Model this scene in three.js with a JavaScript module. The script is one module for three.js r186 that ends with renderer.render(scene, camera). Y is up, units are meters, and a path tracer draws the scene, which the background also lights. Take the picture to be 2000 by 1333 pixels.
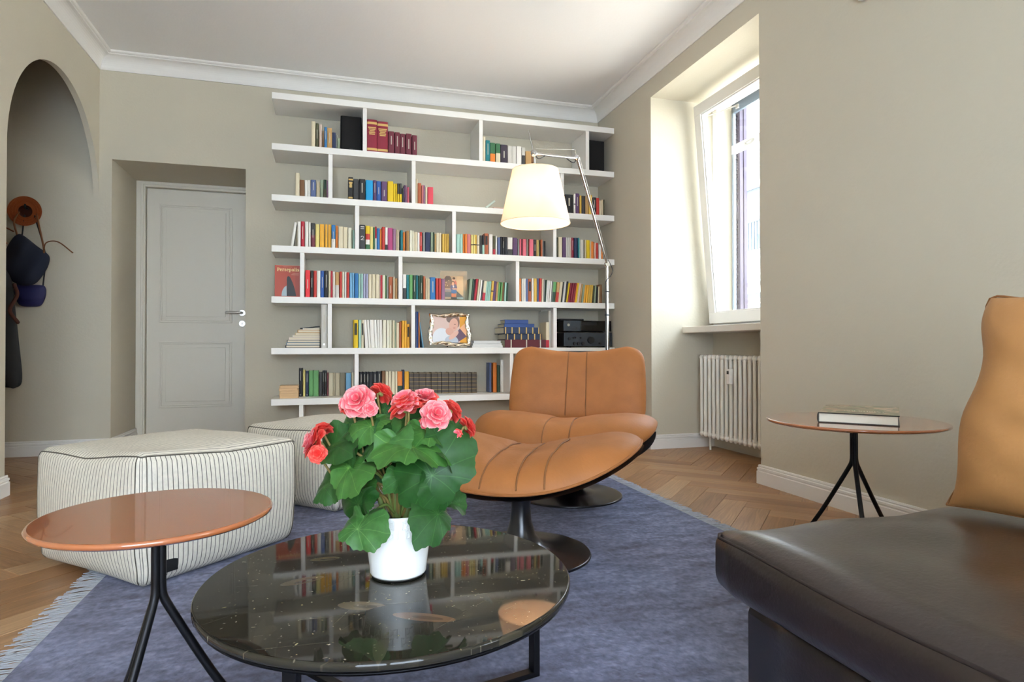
import * as THREE from 'three';
import { RoundedBoxGeometry } from 'three/addons/geometries/RoundedBoxGeometry.js';
import { mergeGeometries } from 'three/addons/utils/BufferGeometryUtils.js';
import { RectAreaLightUniformsLib } from 'three/addons/lights/RectAreaLightUniformsLib.js';

// ---------------------------------------------------------------- camera, sky, exposure
RectAreaLightUniformsLib.init();
const scene = new THREE.Scene();
const R = (d) => d * Math.PI / 180;
const camera = new THREE.PerspectiveCamera(2 * Math.atan(666.5 / 1222.43) * 180 / Math.PI, 2000 / 1333, 0.05, 200);
camera.position.set(0, 0.75, 0);
camera.rotation.set(R(0.578), R(-16.283), R(-0.0546), 'YXZ');
const SKY = 8.0;                                             // bright overcast sky
scene.background = new THREE.Color(0.84 * SKY, 1.0 * SKY, 1.2 * SKY);
const sun = new THREE.DirectionalLight('#ffffff', 24);         // high sun from behind this house: it lights the street and the house opposite
sun.position.set(-30, 42, -18); sun.target.position.set(8, -4, -10); sun.castShadow = true; sun.shadow.mapSize.set(2048, 2048);
Object.assign(sun.shadow.camera, { left: -40, right: 40, top: 40, bottom: -40, near: 1, far: 140 });
scene.add(sun, sun.target);
const LAMP = 0.27;                                              // floor lamp, candela
const renderer = new THREE.WebGLRenderer({ antialias: true });
renderer.toneMapping = THREE.LinearToneMapping;
renderer.toneMappingExposure = 1.78;
renderer.shadowMap.enabled = true;

// ---------------------------------------------------------------- helpers
let seed = 20240;
const rnd = () => { seed = (seed * 1664525 + 1013904223) >>> 0; return seed / 4294967296; };
const rr = (a, b) => a + (b - a) * rnd();
const V = (x, y, z) => new THREE.Vector3(x, y, z);
const names = new Map();
const numbered = (n) => { const k = names.get(n) || 0; names.set(n, k + 1); return k ? n + '_' + String(k).padStart(3, '0') : n; };
function put(o, parent) { o.castShadow = o.receiveShadow = true; parent.add(o); return o; }
function mesh(name, geo, mat, parent = scene) {
  const m = new THREE.Mesh(Array.isArray(geo) ? mergeGeometries(geo.map(plain)) : geo, mat);
  m.name = parent === scene ? numbered(name) : name;
  return put(m, parent);
}
const plain = (g) => { const h = g.index ? g.toNonIndexed() : g; for (const k of Object.keys(h.attributes)) if (!['position', 'normal', 'uv'].includes(k)) h.deleteAttribute(k); if (!h.attributes.uv) h.setAttribute('uv', new THREE.BufferAttribute(new Float32Array(h.attributes.position.count * 2), 2)); return h; };
function tag(o, label, category, group) { o.userData.label = label; o.userData.category = category; if (group) o.userData.group = group; return o; }
function thing(name, label, category, pos = [0, 0, 0], turn = 0, group) {
  const o = new THREE.Group(); o.name = numbered(name); scene.add(o);
  o.position.set(...pos); o.rotation.y = turn;
  return tag(o, label, category, group);
}
function struct(name, geo, mat, parent = scene) { const m = geo ? mesh(name, geo, mat, parent) : new THREE.Group(); if (!geo) { m.name = numbered(name); parent.add(m); } if (parent === scene) m.userData.kind = 'structure'; return m; }
const part = (name, geo, mat, parent, label) => { const m = mesh(name, geo, mat, parent); if (label) m.userData.label = label; return m; };

// uv in metres, projected along each face's own main axis
function uvBox(g) {
  const h = g.index ? g.toNonIndexed() : g, p = h.attributes.position, uv = new Float32Array(p.count * 2);
  const a = V(), b = V(), c = V();
  for (let i = 0; i < p.count; i += 3) {
    a.fromBufferAttribute(p, i); b.fromBufferAttribute(p, i + 1); c.fromBufferAttribute(p, i + 2);
    const n = b.clone().sub(a).cross(c.clone().sub(a)), ax = Math.abs(n.x), ay = Math.abs(n.y), az = Math.abs(n.z);
    [a, b, c].forEach((v, k) => {
      const [s, t] = ay >= ax && ay >= az ? [v.x, v.z] : ax >= az ? [v.z, v.y] : [v.x, v.y];
      uv[(i + k) * 2] = s; uv[(i + k) * 2 + 1] = t;
    });
  }
  h.setAttribute('uv', new THREE.BufferAttribute(uv, 2));
  return h;
}
const box = (w, h, d, x = 0, y = 0, z = 0) => uvBox(new THREE.BoxGeometry(w, h, d).translate(x, y, z));
const span = (x0, x1, y0, y1, z0, z1) => box(x1 - x0, y1 - y0, z1 - z0, (x0 + x1) / 2, (y0 + y1) / 2, (z0 + z1) / 2);
const rbox = (w, h, d, r = 0.003, x = 0, y = 0, z = 0, s = 2) => uvBox(new RoundedBoxGeometry(w, h, d, s, Math.min(r, w / 2.01, h / 2.01, d / 2.01)).translate(x, y, z));
const rspan = (x0, x1, y0, y1, z0, z1, r = 0.003) => rbox(x1 - x0, y1 - y0, z1 - z0, r, (x0 + x1) / 2, (y0 + y1) / 2, (z0 + z1) / 2);
function bar(p, q, r, seg = 12, r2 = r) {
  const d = q.clone().sub(p), g = new THREE.CylinderGeometry(r2, r, d.length(), seg, 1);
  return g.applyQuaternion(new THREE.Quaternion().setFromUnitVectors(V(0, 1, 0), d.clone().normalize())).translate((p.x + q.x) / 2, (p.y + q.y) / 2, (p.z + q.z) / 2);
}
function tube(pts, r, seg = 24, rad = 8, tension = 0.5) {
  const c = new THREE.CatmullRomCurve3(pts, false, 'catmullrom', tension);
  return mergeGeometries([new THREE.TubeGeometry(c, seg, r, rad, false), new THREE.SphereGeometry(r, rad, 6).translate(pts[0].x, pts[0].y, pts[0].z), new THREE.SphereGeometry(r, rad, 6).translate(...pts[pts.length - 1].toArray())].map(plain));
}
const lathe = (prof, seg = 48) => new THREE.LatheGeometry(prof.map(([x, y]) => new THREE.Vector2(x, y)), seg);
function smoothNormals(g, eps = 1e4) {
  g.computeVertexNormals();
  const p = g.attributes.position, n = g.attributes.normal, m = new Map(), keys = [];
  for (let i = 0; i < p.count; i++) {
    const k = Math.round(p.getX(i) * eps) + ',' + Math.round(p.getY(i) * eps) + ',' + Math.round(p.getZ(i) * eps); keys.push(k);
    const v = m.get(k) || V(); v.x += n.getX(i); v.y += n.getY(i); v.z += n.getZ(i); m.set(k, v);
  }
  for (let i = 0; i < p.count; i++) { const v = m.get(keys[i]).clone().normalize(); n.setXYZ(i, v.x, v.y, v.z); }
  return g;
}
// a stuffed block: rounded box whose faces bulge; deform(v, u) may add more (u is the place on the block in -1..1)
function softBox(w, h, d, r, bulge, n = 20, deform) {
  const g = new THREE.BoxGeometry(w, h, d, n, Math.max(6, Math.round(n * 0.7)), n);
  const q = uvBox(g), p = q.attributes.position;
  const place = (x, y, z) => {
    const v = V(x, y, z), u = V(x / w * 2, y / h * 2, z / d * 2), k = THREE.MathUtils.clamp;
    const c = V(k(x, -w / 2 + r, w / 2 - r), k(y, -h / 2 + r, h / 2 - r), k(z, -d / 2 + r, d / 2 - r));
    const o = v.clone().sub(c); if (o.length() > 1e-9) { o.normalize().multiplyScalar(r); v.copy(c).add(o); }
    const f = (a, b) => Math.max(0, 1 - a * a) * Math.max(0, 1 - b * b);
    v.x += Math.sign(u.x) * Math.abs(u.x) ** 3 * f(u.y, u.z) * bulge[0]; v.y += Math.sign(u.y) * Math.abs(u.y) ** 3 * f(u.x, u.z) * (u.y > 0 ? bulge[1] : bulge[3] ?? 0); v.z += Math.sign(u.z) * Math.abs(u.z) ** 3 * f(u.x, u.y) * bulge[2];
    if (deform) deform(v, u);
    return v;
  };
  for (let i = 0; i < p.count; i++) { const v = place(p.getX(i), p.getY(i), p.getZ(i)); p.setXYZ(i, v.x, v.y, v.z); }
  const out = smoothNormals(q);
  out.userData.place = place;
  return out;
}
// a stitched line along a stuffed block, from place to place on its plain box
const stitch = (g, pts, r, lift, n = 20) => { const c = []; for (let i = 0; i < pts.length - 1; i++) for (let k = 0; k < n; k++) { const f = k / n, a = pts[i], b = pts[i + 1]; c.push(g.userData.place(...a.map((x, m) => x + (b[m] - x) * f))); } c.push(g.userData.place(...pts[pts.length - 1])); return tube(c, r, c.length * 2, 6).translate(0, lift, 0); };
// a padded shape: outline(t) gives its rim in (a, b), mid(a, b) its middle surface, top / under the thickness on each side of it at radius r
function pad({ outline, mid, top, under, nr = 18, nt = 72 }) {
  const e = 1e-3, surf = (a, b, r, t, side, lift = 0) => {
    const m = mid(a, b), n = mid(a + e, b).sub(m).cross(mid(a, b + e).sub(m)).normalize().multiplyScalar(-1);
    return m.addScaledVector(n, side > 0 ? top(a, b, r, t) + lift : -under(a, b, r, t));
  };
  const pos = [], uv = [], idx = [], rows = [];
  for (const side of [1, -1]) for (let i = 0; i <= nr; i++) {
    const r = Math.sin(i / nr * Math.PI / 2) ** 0.8, row = []; rows.push(row);
    for (let j = 0; j <= nt; j++) {
      const t = j / nt * Math.PI * 2, [oa, ob, ca = 0, cb = 0] = outline(t), a = ca + (oa - ca) * r, b = cb + (ob - cb) * r, s = surf(a, b, r, t, side);
      row.push(pos.length / 3); pos.push(s.x, s.y, s.z); uv.push(a, b);
    }
  }
  for (let s = 0; s < 2; s++) for (let i = 0; i < nr; i++) for (let j = 0; j < nt; j++) {
    const A = rows[s * (nr + 1) + i], B = rows[s * (nr + 1) + i + 1], f = [A[j], B[j], B[j + 1], A[j], B[j + 1], A[j + 1]];
    idx.push(...(s ? f : [f[0], f[2], f[1], f[3], f[5], f[4]]));
  }
  const g = new THREE.BufferGeometry();
  g.setAttribute('position', new THREE.Float32BufferAttribute(pos, 3)); g.setAttribute('uv', new THREE.Float32BufferAttribute(uv, 2)); g.setIndex(idx);
  const q = smoothNormals(g.toNonIndexed(), 2e4);
  const rim = Array.from({ length: 720 }, (_, i) => { const [x, y, cx = 0, cy = 0] = outline(i / 360 * Math.PI); return [Math.atan2(y - cy, x - cx), Math.hypot(x - cx, y - cy), cx, cy]; });
  q.userData.at = (a, b) => {
    const an = Math.atan2(b - rim[0][3], a - rim[0][2]); let best = rim[0], e = 9;
    for (const k of rim) { const d = Math.abs(Math.atan2(Math.sin(k[0] - an), Math.cos(k[0] - an))); if (d < e) { e = d; best = k; } }
    return surf(a, b, Math.min(0.997, Math.hypot(a - rim[0][2], b - rim[0][3]) / best[1]), 0, 1, 0.0036);
  };
  return q;
}
const superEllipse = (w, d, n) => (t) => { const c = Math.cos(t), s = Math.sin(t); return [w * Math.sign(c) * Math.abs(c) ** (2 / n), d * Math.sign(s) * Math.abs(s) ** (2 / n)]; };

// ---------------------------------------------------------------- textures
function noiseGrid(n, cells, oct = 4) {                       // tileable value noise, 0..1
  const out = new Float32Array(n * n); let amp = 1, sum = 0, c = cells;
  for (let o = 0; o < oct; o++, c *= 2, amp *= 0.55) {
    const g = new Float32Array(c * c).map(() => rnd()); sum += amp;
    for (let y = 0; y < n; y++) for (let x = 0; x < n; x++) {
      const fx = x / n * c, fy = y / n * c, x0 = Math.floor(fx), y0 = Math.floor(fy), sx = (fx - x0) ** 2 * (3 - 2 * (fx - x0)), sy = (fy - y0) ** 2 * (3 - 2 * (fy - y0));
      const at = (i, j) => g[((j + c) % c) * c + (i + c) % c];
      out[y * n + x] += amp * ((at(x0, y0) * (1 - sx) + at(x0 + 1, y0) * sx) * (1 - sy) + (at(x0, y0 + 1) * (1 - sx) + at(x0 + 1, y0 + 1) * sx) * sy);
    }
  }
  return out.map((v) => v / sum);
}
function texFrom(n, f, srgb, size, m = n) {                   // f(x, y) gives [r, g, b] in 0..255; size = metres the texture covers
  const data = new Uint8Array(n * m * 4);
  for (let y = 0; y < m; y++) for (let x = 0; x < n; x++) { const c = f(x, y), i = (y * n + x) * 4; data[i] = c[0]; data[i + 1] = c[1]; data[i + 2] = c[2]; data[i + 3] = 255; }
  const t = new THREE.DataTexture(data, n, m); finish(t, srgb, size); return t;
}
function finish(t, srgb, size) {
  t.magFilter = THREE.LinearFilter; t.minFilter = THREE.LinearMipmapLinearFilter; t.wrapS = t.wrapT = THREE.RepeatWrapping;
  if (srgb) t.colorSpace = THREE.SRGBColorSpace;
  if (size) t.repeat.set(1 / (size[0] ?? size), 1 / (size[1] ?? size));
  t.needsUpdate = true; return t;
}
function canvasTex(w, h, draw) { const c = document.createElement('canvas'); c.width = w; c.height = h; draw(c.getContext('2d'), w, h); const t = new THREE.CanvasTexture(c); t.colorSpace = THREE.SRGBColorSpace; t.magFilter = THREE.LinearFilter; return t; }
const N1 = noiseGrid(256, 8, 5), N2 = noiseGrid(256, 32, 4), N3 = noiseGrid(256, 4, 4);
const grey = (v) => [v, v, v];
const bumpFine = texFrom(256, (x, y) => grey(255 * N2[y * 256 + x]), false, 0.35);
const bumpSkin = texFrom(256, (x, y) => grey(255 * (0.75 * N2[y * 256 + x] + 0.25 * N1[y * 256 + x])), false, 0.16);
const tint = (hex) => new THREE.Color(hex);
function mottled(hex, amount, size, N = N1, hex2) {            // base colour with soft wear
  const c = tint(hex).convertLinearToSRGB(), d = hex2 ? tint(hex2).convertLinearToSRGB() : c;
  return texFrom(256, (x, y) => { const v = N[y * 256 + x], k = 1 + amount * (v - 0.5) * 2, s = Math.min(1, Math.max(0, (v - 0.3) * 2.5)); return ['r', 'g', 'b'].map((q) => Math.max(0, Math.min(255, 255 * (c[q] * s + d[q] * (1 - s)) * k))); }, true, size);
}
const std = (color, roughness = 0.6, o = {}) => new THREE.MeshStandardMaterial({ color, roughness, ...o });
const phys = (color, roughness = 0.5, o = {}) => new THREE.MeshPhysicalMaterial({ color, roughness, ...o });
const M = {
  wall: std('#ccc4b0', 0.9, { bumpMap: bumpFine, bumpScale: 0.0006 }),
  ceiling: std('#efedea', 0.92, { bumpMap: bumpFine, bumpScale: 0.0004 }),
  trim: std('#ebe8e2', 0.5), door: std('#e3dccc', 0.45), white: std('#f1efea', 0.42), bookcase: std('#f0eee8', 0.45),
  sill: std('#e6e1d6', 0.5), radiator: phys('#eeeadf', 0.3, { clearcoat: 0.4 }),
  chrome: std('#d8d8da', 0.16, { metalness: 1 }), steel: std('#b9b7b2', 0.3, { metalness: 1 }), black: std('#17171a', 0.4, { metalness: 0.6 }), blackSatin: phys('#131318', 0.28, { metalness: 0.2, clearcoat: 0.5, clearcoatRoughness: 0.2 }),
  plastic: std('#141416', 0.45), cloth: std('#0e0e10', 0.95), glass: phys('#ffffff', 0.0, { transmission: 1, thickness: 0, ior: 1.5 }),
  shell: phys('#2b2a2e', 0.35, { clearcoat: 0.3 }),
  tan: std('#ffffff', 0.62, { map: mottled('#a96a34', 0.06, 0.6, N1), bumpMap: bumpSkin, bumpScale: 0.0007 }),
  tanPillow: std('#ffffff', 0.6, { map: mottled('#b98550', 0.05, 0.6, N1), bumpMap: bumpSkin, bumpScale: 0.0006 }),
  seam: std('#8a5a30', 0.7), brown: phys('#ffffff', 0.33, { map: mottled('#261b18', 0.16, 0.5, N1), bumpMap: bumpSkin, bumpScale: 0.0006, clearcoat: 0.45, clearcoatRoughness: 0.3 }),
  brownSeam: std('#241814', 0.6),
};
const BAYS = {
  A1: 'cream 268 28 191; olive 298 21 179 t; blush 323 20 174; brown 346 9 127; blue 359 18 155 t; tan 379 34 154 t; navy 414 26 123; grey 441 10 106; sage 452 15 84',
  A2: 'wine 664 74 245 g; wine 739 80 238 g; maroon 821 44 170 t; maroon 869 38 167 t; maroon 909 40 163 t; maroon 953 43 167 t; maroon 1000 37 157 t',
  A3: 'cream 1557 19 201; teal 1578 35 174 t; green/orange@.55 1614 41 157; green/cream@.5 1658 37 153; aubergine 1697 58 149 t; pearl 1757 35 145; pearl 1793 36 146; white 1831 40 148; pearl/charcoal@.45 1875 28 143; tan 1906 49 114; brown 1958 15 125',
  B1: 'cream 159 29 170; brown 189 32 121; white 223 19 123; white 243 21 124; slateblue 265 36 127 t; beige 304 26 120; sage 331 22 131; forest/olive@.5 354 21 136; mauve 376 9 130',
  B2: 'black 530 34 169 g; charcoal 566 38 157; black 607 45 160 t; cyan 656 52 156; plum 710 23 159 t; royal 734 34 154 t; plum 770 42 153 t; yellow 816 42 158; yellow/charcoal@.45 859 14 143; yellow/charcoal@.45 874 13 144; yellow/charcoal@.45 888 15 145; yellow/charcoal@.45 905 16 146; charcoal 923 14 112; plum 938 11 137; mauve 950 12 137; pink 963 15 123',
  B3: 'beige 1027 14 190; rust 1043 27 160; rose 1073 13 146; mauve 1087 12 147; cream 1100 16 133; coral 1119 42 135',
  B4: 'black 2245 72 157 t; white 2320 16 165 b; plum 2338 33 171 t; gold 2373 15 155; charcoal 2389 32 153; tan 2423 28 155; gold 2456 30 166; black 2490 28 147 t; red 2519 27 144; cream 2548 20 125; beige 2570 16 135; olive 2588 10 136',
  C1: 'white 139 19 177 l6; white 174 22 183; crimson 197 26 186 t; white 225 24 186; white 251 15 183; charcoal/maroon@.5 267 28 177 t; lemon 298 26 171; amber 328 32 173; amber 365 17 173; amber 386 22 174; blue/white@.6 411 26 170 t; orange 441 15 168; cream 459 33 161; cream 494 31 159; ivory 528 26 157; sage 556 8 143; mint 565 10 140',
  C2: 'charcoal 610 42 183 2; yellow 655 31 179 r; lemon 687 22 173; green 711 13 170; crimson/white@.5 724 12 175; blue 738 21 164; orange 759 14 158; red 775 22 176; white/charcoal@.75 798 19 173; magenta 818 36 171; mauve 856 22 167; beige 880 11 160; beige 892 11 161; teal 912 18 158; orange 932 15 143; brown 950 10 152; tan 961 17 157; ivory 980 19 160; ivory 1000 13 158; cream 1014 12 147; cream 1027 13 152; white 1042 16 145; red 1059 18 152 t; grey 1081 18 151; navy 1101 39 153; sage 1142 17 154; forest 1161 11 155; tan 1173 11 144; cream 1186 19 152; cream 1206 19 153; gold 1231 18 147; gold 1251 15 148; gold 1267 18 149',
  C3: 'mint 1344 25 149; mint 1371 22 152; orange 1395 13 153; orange 1409 17 154; rose 1428 29 155; lemon 1458 16 150 b; lemon 1476 14 151 b; gold 1491 14 152 b; cream 1506 19 148 b; charcoal 1527 18 149; black/mint@.5 1547 20 150; rust 1568 31 168 p; white 1603 30 162; olive/crimson@.7 1634 22 149; white 1657 13 152; slateblue 1672 22 140; black 1695 16 146; black 1713 16 146 t; black 1730 22 147; white/charcoal@.65 1756 41 145; plum 1798 38 143; grey 1838 15 136; pink 1855 16 137; maroon 1872 8 138; pink 1882 31 139; grey 1913 11 140; brown 1925 8 140; pink 1934 36 139; black 1972 23 136 t; tan 1996 12 135; lemon 2008 8 136; olive 2017 12 136; rust 2032 15 139; grey 2048 10 134; black 2060 16 130',
  C4: 'olive 2173 12 165; cream 2187 32 170; plum 2220 30 167; pearl 2251 17 168; pearl 2270 16 169; blush 2287 12 170; wine 2301 19 169 t; navy 2322 32 168; teal 2355 11 169; mint 2367 9 165; pearl 2379 29 156; charcoal 2409 5 155; beige 2414 13 155; yellow 2430 31 154; beige 2461 11 153; orange 2473 26 145; blush 2501 12 138; red 2515 22 135; white 2542 23 123; orange 2567 12 115',
  D2: 'scarlet 229 32 197 t; black 263 22 196 t; red 286 21 195; white 308 25 196; royal 334 26 197 t; black 361 28 198 t; cream 391 14 195; crimson 406 13 197; white 420 15 192; tan/pearl@.5 437 29 189; red 468 17 194; ivory 486 16 194; white 504 14 195; red 519 18 190; skyblue 540 19 189; skyblue 560 14 189; blue 576 27 186; mint 604 16 183; mint 621 16 184; lavender 638 17 184; lavender 657 18 185; cream 676 24 182; cream 702 25 183; cream 728 26 183; blush 755 8 180; crimson 764 14 177; ivory 779 20 181; leaf 800 8 178; grey 809 14 174; rust 825 30 167 t; cream 857 14 168; tan 872 18 157',
  D3: 'white/charcoal@.55 931 26 190; teal 959 20 187; leaf 980 25 188; forest 1007 21 184 t; teal 1029 16 185; forest 1046 16 182; forest 1062 20 186 t; rust 1084 17 179; beige 1103 14 164; beige 1118 18 164; blue 1138 41 173 t; red 1181 19 166; red 1202 20 167; mauve 1224 28 164',
  D3b: 'sage 1442 22 170 l4; forest 1465 13 171 l4; charcoal 1479 10 167 l4; crimson 1490 19 171 l5; cream 1511 14 168 l5; white 1527 14 164 l5; charcoal 1542 10 161 l5; cream/crimson@.6 1554 23 157 l5; mint/charcoal@.45 1578 13 154 l4; mint/charcoal@.45 1592 12 154 l4; mint/charcoal@.45 1605 13 155 l4; gold 1619 19 159 b l4; plum 1639 21 156 l4; tan 1662 16 152 l3; leaf 1679 16 153 l3; leaf 1697 13 149 l3; brown 1711 16 150 l2; mint 1728 15 150 l2; forest 1744 14 146 l1',
  D4: 'orange 1853 14 186; pearl 1870 18 183; white 1889 16 187; slateblue 1907 19 184; rust 1927 28 185 p; white 1957 17 190; gold 1977 25 190; slateblue 2003 14 191; red 2019 21 191 l1; cream 2041 14 188 l1; grey 2056 15 180 l2; forest 2072 8 180 l2; white 2082 13 177 l3; white 2096 14 177 l3; white 2111 15 173 l3; grey 2127 7 170 l3; leaf/forest@.5 2135 28 166 l4; tan/red@.5 2166 24 163 l4; cream 2191 24 167 l5; charcoal 2216 10 168 l5; pearl 2228 20 173 l5; charcoal 2249 12 173 l6; yellow 2262 16 161 l6; wine 2279 17 161 l6; wine 2298 17 162 l6; wine 2316 17 162 l6; orange 2334 9 163 l6; yellow 2344 12 163 l6; blush 2358 21 164 l6; tan 2380 13 156 l6; sage 2395 16 152 l5; amber 2412 17 148 l5; amber 2431 17 149 l5; gold 2449 18 149 l5; gold 2468 20 150 l4; olive 2490 13 146 l3; sage 2504 15 146 l3; black 2521 13 138 l2; cream 2535 10 139 l1; brown 2546 27 156',
  E2: 'yellow 569 32 208 p; mint 604 20 209; cream 625 17 207 p; white 646 23 209 l-3; white 670 17 209 l-3; white 688 30 210 l-2; white 719 20 210 l-2; white 740 16 210 l-1; white 757 21 210 l-1; ivory 780 26 209; ivory 808 21 209; ivory 830 21 209; cream 853 16 208; sage 870 10 196; cream 882 21 189; rust 904 17 197; amber 922 18 205; amber 941 18 205; amber 961 21 180 p',
  E3: 'slateblue 1029 9 276; royal 1040 9 276; orange 1049 8 268; skyblue 1068 9 198 l-6',
  F1: 'black 179 25 213 d; lemon 207 17 200; navy 226 22 192 d; leaf 250 30 195; leaf 281 39 195; charcoal 324 23 183; black 348 14 194 d; black 363 16 194 d; maroon 381 12 178; cream 394 31 174; beige 426 13 174; beige 441 33 174; taupe 475 39 173; skyblue 518 39 173; cream 562 20 176',
  F2: 'black 620 26 179 d; black 647 23 179 d; black 672 20 179 d; black 693 29 178; black 723 28 178 d; black 753 34 182 d; brown 790 26 185; cream 818 20 181; cream 840 22 181; cream 863 26 180; cream 891 17 180; orange/forest@.62 909 37 180; navy 948 14 192; amber 964 34 179; check 1001 32 173; check 1035 43 172; check 1079 51 172; check 1132 41 171; check 1175 50 171; check 1226 31 170; check 1259 54 170; check 1315 54 169; check 1371 38 168; check 1411 55 168; check 1467 34 167; check 1503 41 167',
  F3: 'slateblue 1650 18 242; orange 1682 31 242; forest 1716 23 221; white 1743 36 267; pearl 1782 31 279',
};

// ---------------------------------------------------------------- room shell (plan: bookcase wall z = -5.09, window wall x = 2.28, arch wall x = -1.575)
const ZB = -5.09, XR = 2.28, XL = -1.575, YC = 2.85, REC = -5.74, NZ0 = -4.14, NZ1 = -2.925, NX = 2.80, NTOP = 2.60, FRONT = 1.75, HALL = -3.3;
struct('wall_back', [span(HALL - 0.2, -1.495, 0, YC, ZB - 0.9, ZB), span(-0.607, 3.1, 0, YC, ZB - 0.9, ZB), span(-1.495, -0.607, 2.10, YC, ZB - 0.9, ZB), span(-1.495, -0.607, -0.05, 2.10, ZB - 0.9, REC - 0.06)], M.wall);
{ // arch wall, a thin partition, its opening running up to the bookcase wall
  const s = new THREE.Shape(), zc = -4.427, a = 0.6625, y0 = 1.79;
  s.moveTo(-FRONT, 0); s.lineTo(3.765, 0); s.lineTo(3.765, y0);
  for (let i = 1; i <= 40; i++) { const t = Math.PI * (1 - i / 40); s.lineTo(-zc + a * Math.cos(t), y0 + a * Math.sin(t)); }
  s.lineTo(5.09, YC); s.lineTo(-FRONT, YC); s.closePath();
  const g = new THREE.ExtrudeGeometry(s, { depth: 0.035, bevelEnabled: false, curveSegments: 40 });
  struct('wall_left', uvBox(g.rotateY(Math.PI / 2).translate(XL - 0.035, 0, 0)), M.wall);
}
struct('wall_right', [
  span(XR, 3.05, 0, YC, ZB, NZ0), span(XR, 3.05, NTOP, YC, NZ0, NZ1), span(NX, 3.05, 0, 0.86, NZ0, NZ1), span(NX, 3.05, 0, NTOP, NZ1 - 0.02, NZ1), span(XR, 3.05, 0, YC, NZ1, 0.25),
  span(XR, 3.05, NTOP, YC, 0.25, 1.5), span(XR, 3.05, 0, 0.86, 0.25, 1.5), span(XR, 3.05, 0, YC, 1.5, FRONT)], M.wall);
struct('unseen_wall_front', [span(HALL - 0.2, -1.3, 0, YC, FRONT, FRONT + 0.4), span(0.8, 3.05, 0, YC, FRONT, FRONT + 0.4), span(-1.3, 0.8, 2.45, YC, FRONT, FRONT + 0.4), span(-1.3, 0.8, -0.05, 0.1, FRONT, FRONT + 0.4)], M.wall);  // unseen wall behind the camera, set close and opened wide to let light in
struct('wall_hall', span(HALL - 0.2, HALL, 0, YC, ZB, FRONT), M.wall);
struct('ceiling', span(HALL - 0.2, 3.1, YC, YC + 0.15, ZB - 0.9, FRONT + 0.4), M.ceiling);

// mouldings: a profile (out from the wall, up) swept from p to q; out is the wall's normal
function moulding(prof, p, q, out, mitreP = 0, mitreQ = 0) {
  const d = V(q[0] - p[0], 0, q[1] - p[1]), L = d.length(), u = d.clone().normalize(), s = new THREE.Shape();
  prof.forEach(([a, b], i) => (i ? s.lineTo(a, b) : s.moveTo(a, b))); s.closePath();
  const g = new THREE.ExtrudeGeometry(s, { depth: L, bevelEnabled: false }), P = g.attributes.position;
  for (let i = 0; i < P.count; i++) {
    const a = P.getX(i), b = P.getY(i), t = P.getZ(i), along = t < L / 2 ? t + mitreP * a : t - mitreQ * a;
    P.setXYZ(i, p[0] + u.x * along + out[0] * a, b, p[1] + u.z * along + out[1] * a);
  }
  if (u.clone().cross(V(0, 1, 0)).dot(V(out[0], 0, out[1])) > 0) { const x = g.attributes.position.array; for (let i = 0; i < x.length; i += 9) for (let k = 0; k < 3; k++) { const t = x[i + 3 + k]; x[i + 3 + k] = x[i + 6 + k]; x[i + 6 + k] = t; } }
  g.computeVertexNormals();
  return uvBox(g);
}
const cove = [[0, 2.735], [0.008, 2.735], [0.012, 2.748]];
for (let i = 0; i <= 8; i++) { const t = i / 8 * Math.PI / 2; cove.push([0.012 + 0.06 * (1 - Math.cos(t)), 2.75 + 0.075 * Math.sin(t)]); }
cove.push([0.08, 2.826], [0.08, 2.833], [0.092, 2.835], [0.097, 2.842], [0.097, 2.852], [0, 2.852]);
struct('trim_1', moulding(cove, [XL, ZB], [XR, ZB], [0, 1], 1, 1), M.trim);
struct('trim_2', moulding(cove, [XR, ZB], [XR, FRONT], [-1, 0], 1, 1), M.trim);
struct('trim_3', moulding(cove, [XL, ZB], [XL, FRONT], [1, 0], 1, 1), M.trim);
const skirt = [[0, 0], [0.017, 0], [0.017, 0.068], [0.013, 0.071], [0.013, 0.075], [0.0155, 0.078], [0.0155, 0.088], [0.010, 0.091], [0.010, 0.094], [0.012, 0.097], [0.009, 0.104], [0, 0.104]];
struct('baseboard_back', [moulding(skirt, [-0.607, ZB], [XR, ZB], [0, 1], 0, 1), moulding(skirt, [HALL, ZB], [-1.495, ZB], [0, 1], 0, -1), moulding(skirt, [-1.495, ZB], [-1.495, REC + 0.06], [1, 0], -1, 0), moulding(skirt, [-0.607, ZB], [-0.607, REC + 0.06], [-1, 0], -1, 0)], M.trim);
struct('baseboard_right', [moulding(skirt, [XR, ZB], [XR, NZ0], [-1, 0], 1, -1), moulding(skirt, [XR, NZ0], [NX, NZ0], [0, 1], -1, 0), moulding(skirt, [XR, NZ1], [XR, FRONT], [-1, 0], -1, 1), moulding(skirt, [XR, NZ1], [NX, NZ1], [0, -1], -1, 0)], M.trim);
struct('baseboard_left', [moulding(skirt, [XL, -3.765], [XL, FRONT], [1, 0], -1, 1), moulding(skirt, [XL, -3.765], [XL - 0.035, -3.765], [0, -1], -1, -1), moulding(skirt, [XL - 0.035, -3.765], [XL - 0.035, FRONT], [-1, 0], -1, 0)], M.trim);

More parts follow.
